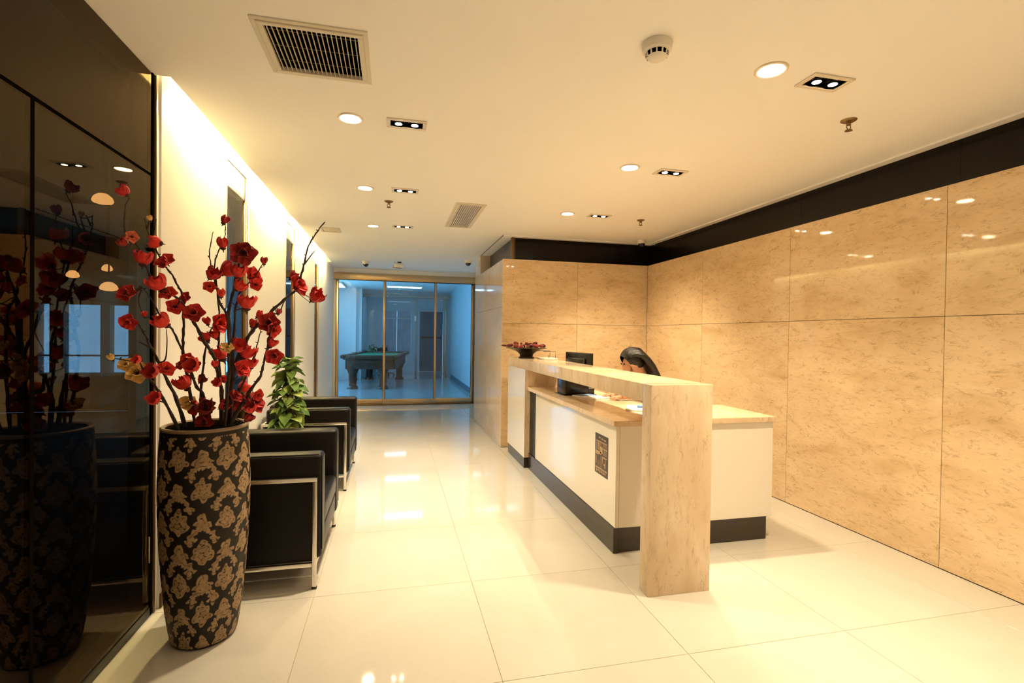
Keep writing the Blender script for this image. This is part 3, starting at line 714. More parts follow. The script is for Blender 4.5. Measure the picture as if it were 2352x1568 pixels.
# monitor on the worktop behind the counter
t = thing('monitor', 'black computer monitor seen from behind, above the counter', 'monitor', (1.84, 4.80, .862), math.radians(-78))
MB().bbox(-.235, .235, -.020, .012, .075, .375, .006).build('screen_housing', 'plastic_black', t)
MB().bbox(-.15, .15, -.045, -.020, .10, .32, .012).build('rear_bulge', 'plastic_black', t)
MB().box(-.222, .222, .012, .0135, .09, .362).build('display', 'screen', t)
MB().bbox(-.03, .03, -.03, -.008, .008, .12, .004).build('neck', 'plastic_black', t)
MB().bbox(-.12, .12, -.09, .08, 0, .010, .004).build('foot', 'plastic_black', t)
MB().bbox(-.20, -.03, -.050, -.042, .15, .205, .003).build('paper_note', 'paper', t)
# black device and papers under the slab
t = thing('desk_printer', 'black box printer with grey slotted end on the worktop under the slab', 'printer', (1.66, 4.42, .862), math.radians(4))
MB().bbox(-.145, .085, -.10, .10, .004, .165, .008).build('body', 'plastic_black', t)
MB().bbox(.086, .155, -.09, .09, .004, .15, .006).build('side_unit', 'plastic_black', t)
for k in range(5): MB().bbox(.094, .148, -.0935, -.0895, .055+.016*k, .066+.016*k, .001, 1).build('vent_slot', 'grey_plastic', t)
MB().bbox(-.07, .02, -.06, .03, .166, .176, .004).build('paper_tray', 'plastic_white', t)
MB().bbox(-.16, .16, -.125, .11, 0, .0045, .002).build('base_plate', 'plastic_black', t)
def sheet(x, y, z, w, h, rz, m, name, label, cat):
    t = thing(name, label, cat, (x, y, z), rz)
    MB().bbox(-w/2, w/2, -h/2, h/2, 0, .012, .002, 1).build('sheets', m, t); return t
t = sheet(1.70, 4.14, .8622, .20, .28, .3, 'paper', 'paper_stack', 'white paper stack with blue print beside the black printer', 'papers')
MB().bbox(-.09, .10, .02, .12, .0122, .0132, .0003, 1).build('blue_print', 'blue_ink', t)
t = sheet(1.80, 3.42, .8622, .20, .26, -.5, 'paper', 'paper_pad', 'white notepad lying near the pier end of the worktop', 'papers')
MB().bbox(-.02, .05, -.02, .01, .0122, .030, .004, 1).build('pen_clip', 'blue_ink', t)

# ------------------------------------------------------------------ armchairs
def armchair(y, hw, label):
    t = thing('armchair', label, 'armchair', (-.40, y, 0), group='black leather armchairs along the white wall')
    D = .70; q = .011
    for s in (-1, 1):
        Y = s*hw
        a, b = sorted((Y-q*s*2, Y))
        MB().bbox(-D, 0, a, b, .588, .610, .003).build('top_rail', 'chrome', t); MB().bbox(-D+.022, -.022, a, b, .122, .144, .003).build('bottom_rail', 'chrome', t)
        MB().bbox(-.022, 0, a, b, .012, .588, .003).build('leg', 'chrome', t)
        MB().bbox(-D, -D+.022, a, b, .012, .588, .003).build('leg', 'chrome', t)
        for xx in (-.011, -D+.011):
            MB().lathe([(.014, 0), (.014, .010), (.010, .013)], 12, (xx, (a+b)/2, 0)).build('foot_pad', 'plastic_black', t)
        i0, i1 = sorted((Y-s*.023, Y-s*.035))
        MB().bbox(-D+.024, -.024, i0, i1, .146, .586, .002, 1).build('side_panel', 'leather', t)
        c0, c1 = sorted((Y-s*.037, Y-s*.165))
        MB().bbox(-D+.03, .022, c0, c1, .15, .728, .024, 4).build('arm_cushion', 'leather', t)
        MB().tube([(-D+.05, (c0+.012 if s < 0 else c1-.012), .7265), (.0, (c0+.012 if s < 0 else c1-.012), .7265), (.018, (c0+.012 if s < 0 else c1-.012), .705), (.0215, (c0+.012 if s < 0 else c1-.012), .2)], .003, 6).build('piping', 'leather', t)
    MB().bbox(-.022, -.002, -hw+.022, hw-.022, .122, .144, .003).build('front_rail', 'chrome', t)
    MB().bbox(-D, -D+.020, -hw+.022, hw-.022, .122, .144, .003).build('rear_rail', 'chrome', t)
    MB().bbox(-D, -D+.020, -hw+.022, hw-.022, .588, .610, .003).build('rear_rail', 'chrome', t)
    w = hw-.168
    MB().bbox(-D+.17, .015, -w, w, .15, .29, .02, 3).build('seat_base', 'leather', t)
    MB().bbox(-D+.17, .020, -w, w, .292, .425, .03, 4).build('seat_cushion', 'leather', t)
    MB().bbox(-D+.022, -D+.168, -w, w, .15, .752, .035, 4).build('back_cushion', 'leather', t)
armchair(3.35, .465, 'black leather armchair with steel frame nearest, behind the tall vase')
armchair(5.14, .500, 'black leather armchair with steel frame farther back, past the leafy plant')

# ------------------------------------------------------------------ tall vase
import numpy as np
VX, VY = -.838, 2.555
t_v = thing('floor_vase', 'tall black floor vase with tan floral relief holding red blossom branches', 'vase', (VX, VY, 0))
prof = [(.118, 0), (.128, .006), (.136, .03), (.150, .12), (.164, .26), (.175, .42), (.182, .58), (.184, .70), (.181, .82), (.176, .92), (.173, .962)]
NU, NV = 560, 520
zs = np.linspace(0, .962, NV)
rs = np.interp(zs, [p[1] for p in prof], [p[0] for p in prof])
k = np.ones(41)/41; rp = np.concatenate([np.full(20, rs[0]), rs, np.full(20, rs[-1])]); rs2 = np.convolve(rp, k, 'valid'); rs = np.where(zs < .03, rs, rs2)
th = np.linspace(0, 2*PI, NU, endpoint=False)
NC = 12
U, Z = np.meshgrid(th*NC/(2*PI), zs)
colw = .097; P = .272
def vase_mask(U, Z):
    wob = .0035*np.sin(U*5.1+Z*37)+.0025*np.sin(U*11.7-Z*83+1.3)
    ci = np.floor(U); best = np.zeros_like(U)
    for off in (-1, 0, 1):
        c = ci+off
        du = (U-c-.5)*colw+wob; par = np.mod(c, 2)
        v = Z-.03-par*P/2+wob*1.3
        v = np.mod(v+P/2, P)-P/2                       # star blossom at v=0
        r = np.hypot(du, v); a = np.arctan2(du, -v)
        R = .033+.015*np.abs(np.cos(2.5*a))**1.6
        star = (r < R); line = (np.abs(r-.013-.003*np.cos(5*a)) < .0019) | ((np.abs(np.sin(2.5*a)) < .10) & (r > .014) & (r < .8*R)) | (np.abs(r-.78*R) < .0013)
        best = np.maximum(best, np.where(star & ~line, 1., 0.))
        v2 = np.mod(v+P, P)-P/2                        # lotus bud at v2=0
        r2 = np.hypot(du, v2); a2 = np.arctan2(du, v2)
        R2 = .022+.024*np.abs(np.cos(1.5*a2))**1.3*np.where(v2 > -.012, 1, .45)
        lot = (r2 < R2); l2 = (np.abs(r2-.6*R2) < .0016) | (np.abs(np.sin(3*a2)) < .09)*(r2 > .008)
        best = np.maximum(best, np.where(lot & ~l2, 1., 0.))
        v3 = v2+.068                                   # arch below the lotus
        r3 = np.hypot(du*.92, v3); th3 = .0105+.004*np.sin(14*np.arctan2(du, v3))
        arc = (np.abs(r3-.043) < th3) & (v3 > .004); l3 = np.abs(r3-.043) < .0012
        best = np.maximum(best, np.where(arc & ~l3, 1., 0.))
        for sx, rr in ((-.047, .025), (.047, .025)):
            d = np.hypot(du-sx, (v3+.006)*1.15); an = np.arctan2(v3, du-sx)
            bl = d < rr*(.8+.22*np.cos(4*an)); l4 = np.abs(d-.5*rr) < .0017
            best = np.maximum(best, np.where(bl & ~l4, 1., 0.))
        d = np.hypot(du, v3+.018); bud = (d < .0135+.003*np.cos(3*np.arctan2(du, v3+.018)))
        best = np.maximum(best, np.where(bud & (np.abs(d-.006) > .0013), 1., 0.))
    return best
mask = vase_mask(U, Z)
mask *= ((Z > .012) & (Z < .945))
sm = mask.copy()
sm = (sm+np.roll(sm, 1, 1)+np.roll(sm, -1, 1))/3; sm[1:-1] = (sm[2:]+sm[1:-1]+sm[:-2])/3
rad = rs[:, None]+.0011*sm
co = np.stack([rad*np.cos(th)[None, :], rad*np.sin(th)[None, :], np.broadcast_to(zs[:, None], rad.shape)], -1).reshape(-1, 3)
jj, ii = np.meshgrid(np.arange(NV-1), np.arange(NU), indexing='ij')
kk = (ii+1) % NU
faces = np.stack([jj*NU+ii, jj*NU+kk, (jj+1)*NU+kk, (jj+1)*NU+ii], -1).reshape(-1, 4)
me = bpy.data.meshes.new('vase_body')
me.vertices.add(len(co)); me.vertices.foreach_set('co', co.ravel().astype(np.float32))
me.loops.add(len(faces)*4); me.loops.foreach_set('vertex_index', faces.ravel().astype(np.int32))
me.polygons.add(len(faces)); me.polygons.foreach_set('loop_start', np.arange(0, len(faces)*4, 4, dtype=np.int32))
me.polygons.foreach_set('loop_total', np.full(len(faces), 4, dtype=np.int32)); me.polygons.foreach_set('use_smooth', np.ones(len(faces), bool))
me.update(); me.validate()
ca = me.color_attributes.new('relief', 'FLOAT_COLOR', 'POINT')
cc = np.ones((len(co), 4), np.float32); cc[:, :3] = sm.reshape(-1, 1); ca.data.foreach_set('color', cc.ravel())
m, nt, p = new_mat('vase_glaze')
at = nt.nodes.new('ShaderNodeAttribute'); at.attribute_name = 'relief'
r = ramp(nt, [(.25, (.010, .006, .004)), (.75, (.40, .275, .16))]); nt.links.new(at.outputs['Fac'], r.inputs['Fac'])
nz = nt.nodes.new('ShaderNodeTexNoise'); nz.inputs['Scale'].default_value = 40; nz.inputs['Detail'].default_value = 3
g = nt.nodes.new('ShaderNodeNewGeometry'); nt.links.new(g.outputs['Position'], nz.inputs['Vector'])
rr_ = ramp(nt, [(.3, (.62, .58, .52)), (.7, (1, 1, 1))]); nt.links.new(nz.outputs['Fac'], rr_.inputs['Fac'])
mx = nt.nodes.new('ShaderNodeMix'); mx.data_type = 'RGBA'; mx.blend_type = 'MULTIPLY'; mx.inputs[0].default_value = 1
nt.links.new(r.outputs['Color'], mx.inputs[6]); nt.links.new(rr_.outputs['Color'], mx.inputs[7]); nt.links.new(mx.outputs[2], p.inputs['Base Color'])
p.inputs['Roughness'].default_value = .5; p.inputs['Specular IOR Level'].default_value = .3
M['vase'] = m; me.materials.append(m)
link('vase_body', me, t_v)
MB().lathe([(.171, .958), (.175, .962), (.1755, .970), (.170, .975), (.160, .974), (.155, .966)], 64).build('rim', mat('vase_rim', (.22, .14, .08), .4), t_v)
MB().lathe([(.155, .968), (.156, .80), (.12, .60), (.001, .58)], 48).build('inner_wall', 'dark', t_v)

# ------------------------------------------------------------------ blossom branches
def zp(x, y): return 200+x/2.6133, 400+y/2.6133       # crop coordinates of the photo study
def petal(b, ang, L, W, cup, tilt, n=7, mcols=7, twist=0):
    vs = []; fs = []
    for i in range(n+1):
        s = i/n
        wv = W*1.06*math.sin(PI*(.08+.74*s))**.7
        for j in range(mcols):
            q = (j/(mcols-1))*2-1
            rr = L*(s-.30*s*s*s*q*q); x = rr*math.cos(tilt*s)
            y = wv*q
            z = L*math.sin(tilt*s)*s+cup*(q*q)*wv*.8+.03*math.sin(9*s+3*q+ang*5)+twist*q*.12
            vs.append((x*math.cos(ang)-y*math.sin(ang), x*math.sin(ang)+y*math.cos(ang), z))
    for i in range(n):
        for j in range(mcols-1):
            a = i*mcols+j; fs.append((a, a+mcols, a+mcols+1, a+1))
    b.add(vs, fs, True)
def blossom_mesh(kind, m, seed):
    rr = random.Random(seed); b = MB()
    for i in range(5):
        a = 2*PI*i/5+rr.uniform(-.1, .1)
        if kind == 'open': petal(b, a, 1.0, .50, .75, rr.uniform(.15, .55), twist=rr.uniform(-.8, 1.1))
        elif kind == 'cup': petal(b, a, 1.05, .56, .95, rr.uniform(.75, 1.15), twist=rr.uniform(.1, 1.0))
        elif kind == 'bud': petal(b, a, .95, .42, .9, rr.uniform(1.35, 1.5), twist=.5)
    if kind != 'bud':
        for i in range(3): petal(b, 2*PI*i/3+.5, .55, .34, .8, 1.05, 4, 4)
    return mesh_mat(b.mesh('blossom'), m)
BL = {}
for c in ('red', 'pink', 'yellow'):
    for kd in ('open', 'cup', 'bud'):
        BL[c, kd] = [blossom_mesh(kd, c, 11*s+len(kd)) for s in range(3 if c == 'red' else 1)]
cal_me = mesh_mat(MB().lathe([(.04, -.42), (.06, -.2), (.22, -.10), (.30, .0), (.22, .06), (.001, .08)], 10).mesh('calyx'), 'calyx')
st_me = MB()
for k in range(9):
    a = 2*PI*k/9; st_me.tube([(0, 0, .02), (.10*math.cos(a), .10*math.sin(a), .18), (.2*math.cos(a), .2*math.sin(a), .32)], [.02, .014, .03], 5)
st_me = mesh_mat(st_me.mesh('stamens'), 'calyx')
BR = [  # (label, depth at base, depth at tip, polyline in crop coordinates, thickness)
 ('blossom branch leaning left until it nearly touches the dark glass', 2.53, 2.34, [(600, 1540), (545, 1370), (480, 1230), (430, 1130), (385, 1040), (345, 960), (305, 895), (255, 885)], 1.0),
 ('low left branch ending in pale yellow blossoms', 2.47, 2.15, [(560, 1530), (470, 1370), (420, 1290), (370, 1220), (335, 1170), (290, 1140), (230, 1115), (160, 1105)], .8),
 ('long thin branch with one red bloom above the vase left side', 2.55, 2.40, [(720, 1540), (700, 1340), (650, 1260), (600, 1120), (560, 1030), (510, 930), (440, 850), (380, 740), (320, 670)], .9),
 ('tallest left branch topped by a dark red bud', 2.56, 2.33, [(800, 1540), (810, 1330), (790, 1220), (760, 1090), (700, 1000), (650, 900), (600, 830), (560, 760), (480, 700), (400, 650), (370, 590), (330, 470), (285, 410), (232, 350), (225, 290), (229, 180)], 1.0),
 ('left branch with two bare pointed tips beside the glass edge', 2.62, 2.48, [(650, 1540), (600, 1200), (575, 1050), (580, 960), (578, 830), (575, 730), (545, 670), (500, 590), (460, 540), (420, 470), (390, 400), (360, 330), (342, 262)], .8),
 ('middle branch carrying a five-petalled open red bloom', 2.62, 2.68, [(680, 1540), (685, 1290), (710, 1060), (722, 1020), (745, 930), (790, 880)], .8),
 ('thin upright centre branch with a bare leaning tip', 2.52, 2.50, [(820, 1540), (850, 1250), (850, 1050), (840, 850), (800, 780), (780, 690), (765, 640), (745, 560), (735, 460), (755, 345)], .8),
 ('sturdy centre branch with the largest red bloom', 2.60, 2.52, [(850, 1540), (870, 1250), (860, 1000), (850, 820), (880, 700), (890, 620), (915, 540), (935, 480)], 1.2),
 ('upright branch with a red bud at its top before the first wall slot', 2.66, 2.70, [(810, 1540), (800, 1250), (790, 1000), (790, 780), (765, 560), (790, 460), (825, 380), (830, 290)], .7),
 ('short right branch rising from the vase rim with two red blooms', 2.50, 2.55, [(870, 1540), (965, 1320), (1040, 1210), (1065, 1110), (1100, 960), (1108, 900)], 1.0),
 ('long right branch reaching up to the ceiling slot with bare forked tip', 2.60, 2.72, [(840, 1540), (880, 1200), (930, 1050), (985, 950), (1040, 890), (1110, 820), (1200, 740), (1250, 695), (1285, 610), (1305, 530), (1330, 430), (1375, 355), (1425, 285)], 1.2),
 ('thin inner right branch between the two right blossom branches', 2.68, 2.75, [(890, 1540), (950, 1220), (1000, 1100), (1030, 990), (1050, 900)], .7),
 ('right twig spreading toward the rosy bud at the upper right', 2.58, 2.60, [(860, 1540), (880, 1000), (900, 760), (940, 690), (1000, 620), (1060, 530)], .8)]
TW_ = {3: [[(560, 760), (530, 800)], [(232, 350), (262, 372)]], 4: [[(390, 400), (405, 340), (415, 268)], [(360, 330), (380, 268)]],
       10: [[(1305, 540), (1350, 480), (1390, 432)], [(1250, 700), (1300, 720), (1345, 745)], [(1110, 830), (1150, 835), (1180, 770), (1200, 740)]], 11: [[(1000, 1110), (1030, 1040)]],
       1: [[(335, 1170), (315, 1125)], [(470, 1370), (410, 1355)]], 0: [[(430, 1130), (470, 1110), (480, 1000), (475, 930)], [(385, 1040), (310, 1005)]], 2: [[(330, 690), (310, 760), (340, 850)], [(330, 680), (290, 705), (240, 718)]],
       7: [[(880, 820), (950, 800)], [(870, 1250), (930, 1180)]], 9: [[(965, 1320), (1000, 1370)]]}
FLW = [  # x, y, radius (crop px), colour, kind
 (232, 115, 40, 'red', 'cup'), (268, 375, 36, 'pink', 'open'), (232, 415, 34, 'red', 'cup'), (335, 525, 55, 'red', 'cup'), (430, 412, 42, 'red', 'cup'), (465, 522, 58, 'red', 'open'),
 (440, 675, 62, 'red', 'cup'), (485, 715, 48, 'red', 'open'), (585, 745, 40, 'red', 'open'), (525, 795, 46, 'red', 'open'), (640, 832, 58, 'red', 'open'), (468, 897, 55, 'red', 'cup'),
 (235, 715, 55, 'red', 'open'), (248, 885, 50, 'red', 'open'), (345, 848, 24, 'red', 'bud'), (745, 612, 46, 'red', 'cup'), (733, 675, 36, 'red', 'open'), (822, 585, 56, 'red', 'cup'),
 (935, 470, 74, 'red', 'open'), (908, 605, 55, 'red', 'cup'), (903, 682, 42, 'red', 'cup'), (960, 790, 58, 'red', 'cup'), (1000, 612, 60, 'red', 'open'), (1010, 662, 38, 'red', 'open'), (950, 682, 24, 'red', 'bud'),
 (1062, 530, 30, 'red', 'bud'), (822, 285, 36, 'red', 'bud'), (815, 430, 46, 'red', 'bud'), (805, 725, 34, 'red', 'bud'), (793, 893, 60, 'red', 'open'), (722, 892, 32, 'red', 'bud'), (718, 992, 38, 'red', 'cup'), (775, 975, 34, 'red', 'cup'),
 (1268, 665, 66, 'red', 'open'), (1230, 620, 36, 'red', 'cup'), (1362, 745, 52, 'red', 'cup'), (1090, 890, 60, 'red', 'open'), (1118, 932, 48, 'red', 'open'), (1060, 905, 40, 'red', 'cup'), (992, 905, 34, 'red', 'bud'), (1028, 852, 30, 'red', 'cup'), (1150, 832, 24, 'red', 'bud'),
 (1102, 1025, 38, 'red', 'cup'), (1122, 1090, 50, 'red', 'open'), (300, 1190, 62, 'yellow', 'open'), (235, 1142, 44, 'yellow', 'open'), (150, 1107, 28, 'yellow', 'bud'), (310, 1115, 30, 'red', 'cup'),
 (400, 1185, 52, 'red', 'cup'), (475, 1168, 48, 'red', 'open'), (640, 1150, 56, 'red', 'cup'), (600, 1108, 36, 'red', 'open'), (568, 1145, 34, 'red', 'open'), (592, 1272, 56, 'red', 'cup'), (682, 1240, 30, 'red', 'cup'),
 (602, 1372, 52, 'yellow', 'open'), (705, 1408, 60, 'red', 'cup'), (645, 1400, 46, 'red', 'open'), (705, 1488, 52, 'red', 'open'), (408, 1358, 46, 'red', 'cup'), (925, 1285, 42, 'red', 'cup'), (900, 1395, 62, 'red', 'cup'),
 (1000, 1370, 68, 'red', 'open'), (962, 1470, 36, 'red', 'cup'), (810, 1395, 38, 'red', 'cup'), (785, 1258, 32, 'red', 'cup'), (812, 1228, 30, 'red', 'open'), (900, 1040, 50, 'red', 'cup'), (840, 1040, 36, 'yellow', 'open'),
 (810, 1095, 58, 'red', 'cup'), (945, 1085, 56, 'red', 'cup'), (930, 1168, 56, 'red', 'open'), (985, 1150, 40, 'red', 'cup'), (890, 1330, 44, 'red', 'open'), (1025, 1325, 36, 'red', 'open'), (770, 1150, 30, 'red', 'bud'), (380, 272, 22, 'yellow', 'bud'), (980, 1420, 40, 'red', 'cup')]
def safe(p):
    if p.x < -1.085:
        k = -1.085/p.x; p = Vector((p.x*k, p.y*k, CAM_H+(p.z-CAM_H)*k))
    return p
def smooth(pts, n=5):
    out = []
    for i in range(len(pts)-1):
        p0, p1, p2, p3 = pts[max(i-1, 0)], pts[i], pts[i+1], pts[min(i+2, len(pts)-1)]
        for k in range(n):
            t = k/n
            out.append(.5*((2*p1)+(p2-p0)*t+(2*p0-5*p1+4*p2-p3)*t*t+(3*p1-p0-3*p2+p3)*t*t*t))
    return out+[pts[-1]]
branches = []
for bi, (lab, d0, d1, pl, th_) in enumerate(BR):
    n = len(pl); P3 = []
    for i, (x, y) in enumerate(pl):
        X, Y = zp(x, y); f = i/(n-1)
        P3.append(safe(px(X, Y, d0+(d1-d0)*f)))
    # the foot of the stem goes down inside the vase
    foot = P3[0].copy(); dv = Vector((VX-foot.x, VY-foot.y, 0))
    c0 = Vector((VX, VY, 0)); off = Vector((foot.x-VX, foot.y-VY, 0))
    if off.length > .11: off *= .11/off.length
    base = Vector((VX+off.x*.8, VY+off.y*.8, .70)); P3[0] = Vector((VX+off.x, VY+off.y, .93))
    P3 = [base]+P3
    branches.append((bi, P3, [(p, i) for i, p in enumerate(P3)]))
flw_of = {i: [] for i in range(len(BR))}
for fdef in FLW:
    best = None
    for bi, (lab, d0, d1, pl, th_) in enumerate(BR):
        segs = [pl]+TW_.get(bi, [])
        for sg in segs:
            for i in range(len(sg)-1):
                ax, ay = sg[i]; bx2, by2 = sg[i+1]; L2 = (bx2-ax)**2+(by2-ay)**2
                tt = max(0, min(1, ((fdef[0]-ax)*(bx2-ax)+(fdef[1]-ay)*(by2-ay))/max(L2, 1)))
                dd = math.hypot(ax+(bx2-ax)*tt-fdef[0], ay+(by2-ay)*tt-fdef[1])
                fr = min(1, max(0, (1500-fdef[1])/max(1, 1500-min(q[1] for q in pl))))
                if best is None or dd < best[0]: best = (dd, bi, d0+(d1-d0)*fr)
    flw_of[best[1]].append((fdef, best[2], best[0]))
CAMV = Vector((0, 0, CAM_H))
for bi, P3, _ in branches:
    lab, d0, d1, pl, th_ = BR[bi]
    root = P3[0]
    t = thing('blossom_branch', lab, 'flower branch', root, group='red blossom branches in the floor vase')
    pts = smooth(P3, 5); n = len(pts)
    pts = [p+Vector((R_.uniform(-.0018, .0018), R_.uniform(-.002, .002), R_.uniform(-.0012, .0012))) for p in pts]
    rad = [(.0078*(1-i/n)+.0020)*th_*(1+.18*math.sin(i*1.9)) for i in range(n)]
    MB().tube([p-root for p in pts], rad, 7).build('stem', 'bark', t)
    for sg in TW_.get(bi, []):
        q = []
        for (x, y) in sg:
            X, Y = zp(x, y); fr = min(1, max(0, (1500-y)/max(1, 1500-min(q_[1] for q_ in pl)))); q.append(safe(px(X, Y, d0+(d1-d0)*fr))-root)
        q = smooth(q, 4); MB().tube(q, [.0030*(1-i/len(q))+.0012 for i in range(len(q))], 6).build('twig', 'bark', t)
    nb = MB()
    for i in range(4, n-2, 3):
        d = Vector((R_.uniform(-1, 1), R_.uniform(-1, 1), R_.uniform(.2, 1))).normalized()
        nb.tube([pts[i]-root, pts[i]-root+d*.008, pts[i]-root+d*.013], [rad[i]*.8, .0026, .0006], 5)
    nb.build('thorns', 'bark', t)['kind'] = 'stuff'
    for (fdef, dep, dist) in flw_of[bi]:
        x, y, rp_, colr, kd = fdef
        X, Y = zp(x, y); dep2 = dep-.008+R_.uniform(-.02, .02)
        p = safe(px(X, Y, dep2)); dist_c = (p-CAMV).dot(CF)
        size = rp_/2.6133*dist_c/F_PX*1.16
        me = R_.choice(BL[colr, kd])
        outw = Vector((p.x-VX, (p.y-VY)*.4, .12)); outw = outw.normalized() if outw.length > .01 else Vector((0, 0, 1))
        tocam = (CAMV-p).normalized()
        rv = Vector((R_.uniform(-1, 1), R_.uniform(-1, 1), R_.uniform(-.6, 1))).normalized()
        if kd == 'open': nrm = tocam*.9+outw*.35+rv*.55
        elif kd == 'cup': nrm = tocam*.35+outw*.5+rv*.6+Vector((0, 0, .25))
        else: nrm = outw*.4+Vector((0, 0, 1))+rv*.4
        nrm.normalize()
        q = nrm.to_track_quat('Z', 'Y').to_euler()
        sc = size if kd == 'open' else size*1.12
        o = link('blossom', me, t, p-root-nrm*sc*.25, q, sc)
        o['label'] = {'red': 'red velvety blossom', 'pink': 'coral pink blossom', 'yellow': 'pale yellow blossom'}[colr]
        link('calyx', cal_me, o)
        if kd == 'open': link('stamens', st_me, o)
        # short stalk back to the nearest point of the stem
        near = min(pts, key=lambda s_: (s_-p).length)
        a = p-root-nrm*sc*.55; b_ = near-root
        if (a-b_).length < .12: MB().tube([a, (a+b_)/2+Vector((0, 0, -.004)), b_], [.0016, .0018, .002], 5).build('stalk', 'bark', t)

# ------------------------------------------------------------------ leafy plant between the chairs
PX_, PY_ = -.80, 4.21
t = thing('potted_plant', 'green variegated climbing plant in a pot between the two armchairs', 'plant', (PX_, PY_, 0))
MB().lathe([(.10, 0), (.13, .02), (.165, .36), (.172, .37), (.172, .40), (.150, .40), (.145, .36), (.001, .355)], 40).build('pot', 'pot', t)
MB().lathe([(.143, .362), (.001, .366)], 24).build('soil', 'soil', t)
MB().tube([(0, 0, .36), (0, 0, 1.12)], .022, 10).build('moss_pole', 'soil', t)
lf = MB(); N = 7; vs = []; fs = []
for i in range(N+1):
    s = i/N; wv = .52*math.sin(PI*min(1, s*.93+.07))**.8*(1-.25*s)
    for j, q in enumerate((-1, -.5, 0, .5, 1)):
        back = -.16*abs(q)*(1-s)
        vs.append((s+back*1.0, wv*q, .22*abs(q)*wv*2-.28*s*s+.04*math.sin(6*s+q*3)))
for i in range(N):
    for j in range(4): a = i*5+j; fs.append((a, a+5, a+6, a+1))
lf.add(vs, fs, True); leaf_me = mesh_mat(lf.mesh('leaf'), 'leaf')
for k in range(120):
    h = k/119; z = .52+.68*h+R_.uniform(-.02, .02); ang = k*2.399+R_.uniform(-.4, .4)
    rad = .11*(1-.55*max(0, h-.45)/.55)*(1 if h > .25 else .75)
    sc = R_.uniform(.075, .115)*(1.0-.15*h)
    el = R_.uniform(-.15, .75) if h < .85 else R_.uniform(-.7, .2)
    link('leaf', leaf_me, t, (rad*.55*math.cos(ang), rad*.55*math.sin(ang), z), (R_.uniform(-.5, .5), el, ang), sc)
vb = MB()
for k in range(7):
    a = k*.9; vb.tube([(.03*math.cos(a), .03*math.sin(a), .36), (.05*math.cos(a+.7), .05*math.sin(a+.7), .6), (.035*math.cos(a+1.6), .035*math.sin(a+1.6), .9), (.03*math.cos(a+2), .03*math.sin(a+2), 1.1)], .004, 5)
vb.build('vines', 'leaf_dark', t)

# ------------------------------------------------------------------ receptionist on an office chair
def office_chair(loc, rz, label, back=True):
    t = thing('office_chair', label, 'office chair', loc, rz)
    MB().bbox(-.23, .23, -.23, .23, .40, .47, .03, 3).build('seat', 'dark_cloth', t)
    MB().bbox(.20, .25, -.20, .20, .56, .92, .02, 3).build('backrest', 'dark_cloth', t)
    MB().tube([(.10, 0, .40), (.27, 0, .42), (.265, 0, .62)], .014, 8).build('back_bracket', 'black_metal', t)
    MB().tube([(0, 0, .10), (0, 0, .40)], .022, 12).build('gas_column', 'chrome', t)
    for k in range(5):
        a = 2*PI*k/5+.3; c, s = math.cos(a), math.sin(a)
        l = MB().tube([(0, 0, .11), (.26*c, .26*s, .075)], [.022, .014], 8).build('leg', 'black_metal', t)
        MB().ball((.26*c, .26*s, .031), .031, 12, 8).build('castor', 'plastic_black', l)
    return t
office_chair((2.36, 4.02, 0), 0, 'dark office chair the receptionist sits on behind the desk')
office_chair((-.25, 17.2, 0), 2.2, 'small office chair far behind the pool table')
def skin(name, verts, edges, radii, m, parent, sub=2, root=0, loc=None):
    me = bpy.data.meshes.new(name); me.from_pydata([tuple(v) for v in verts], edges, []); me.update(); me.materials.append(M[m])
    o = bpy.data.objects.new(name, me); COL.objects.link(o); o.parent = parent
    md = o.modifiers.new('skin', 'SKIN'); md.use_smooth_shade = True
    lay = me.skin_vertices[0] if me.skin_vertices else None
    if lay is None:
        bpy.context.view_layer.objects.active = o
    for i, r in enumerate(radii):
        me.skin_vertices[0].data[i].radius = (r, r) if not isinstance(r, tuple) else r
        me.skin_vertices[0].data[i].use_root = (i == root)
    s_ = o.modifiers.new('sub', 'SUBSURF'); s_.levels = sub; s_.render_levels = sub
    return o
PB = Vector((2.34, 4.02, 0))
t_p = thing('person', 'receptionist with long black hair and white blouse bowing her head at the desk', 'person', PB)
V = []; Ed = []; Rd = []
def jv(x, y, z, r, par=None):
    V.append((x-PB.x, y-PB.y, z)); Rd.append(r)
    if par is not None: Ed.append((par, len(V)-1))
    return len(V)-1
cy_ = 4.02
pel = jv(2.34, cy_, .60, .115); bel = jv(2.325, cy_, .71, .112, pel); che = jv(2.27, cy_, .86, .125, bel); upc = jv(2.215, cy_, .975, .085, che)
nk = jv(2.155, cy_, 1.045, .048, upc); nk2 = jv(2.10, cy_, 1.10, .046, nk)
hd0 = jv(2.055, cy_, 1.155, .078, nk2); hd1 = jv(2.025, cy_, 1.205, .088, hd0); hd2 = jv(1.995, cy_, 1.245, .060, hd1)
fc = jv(1.985, cy_, 1.150, .052, hd0); chn = jv(1.985, cy_, 1.100, .024, fc); nos = jv(1.932, cy_, 1.148, .011, fc)
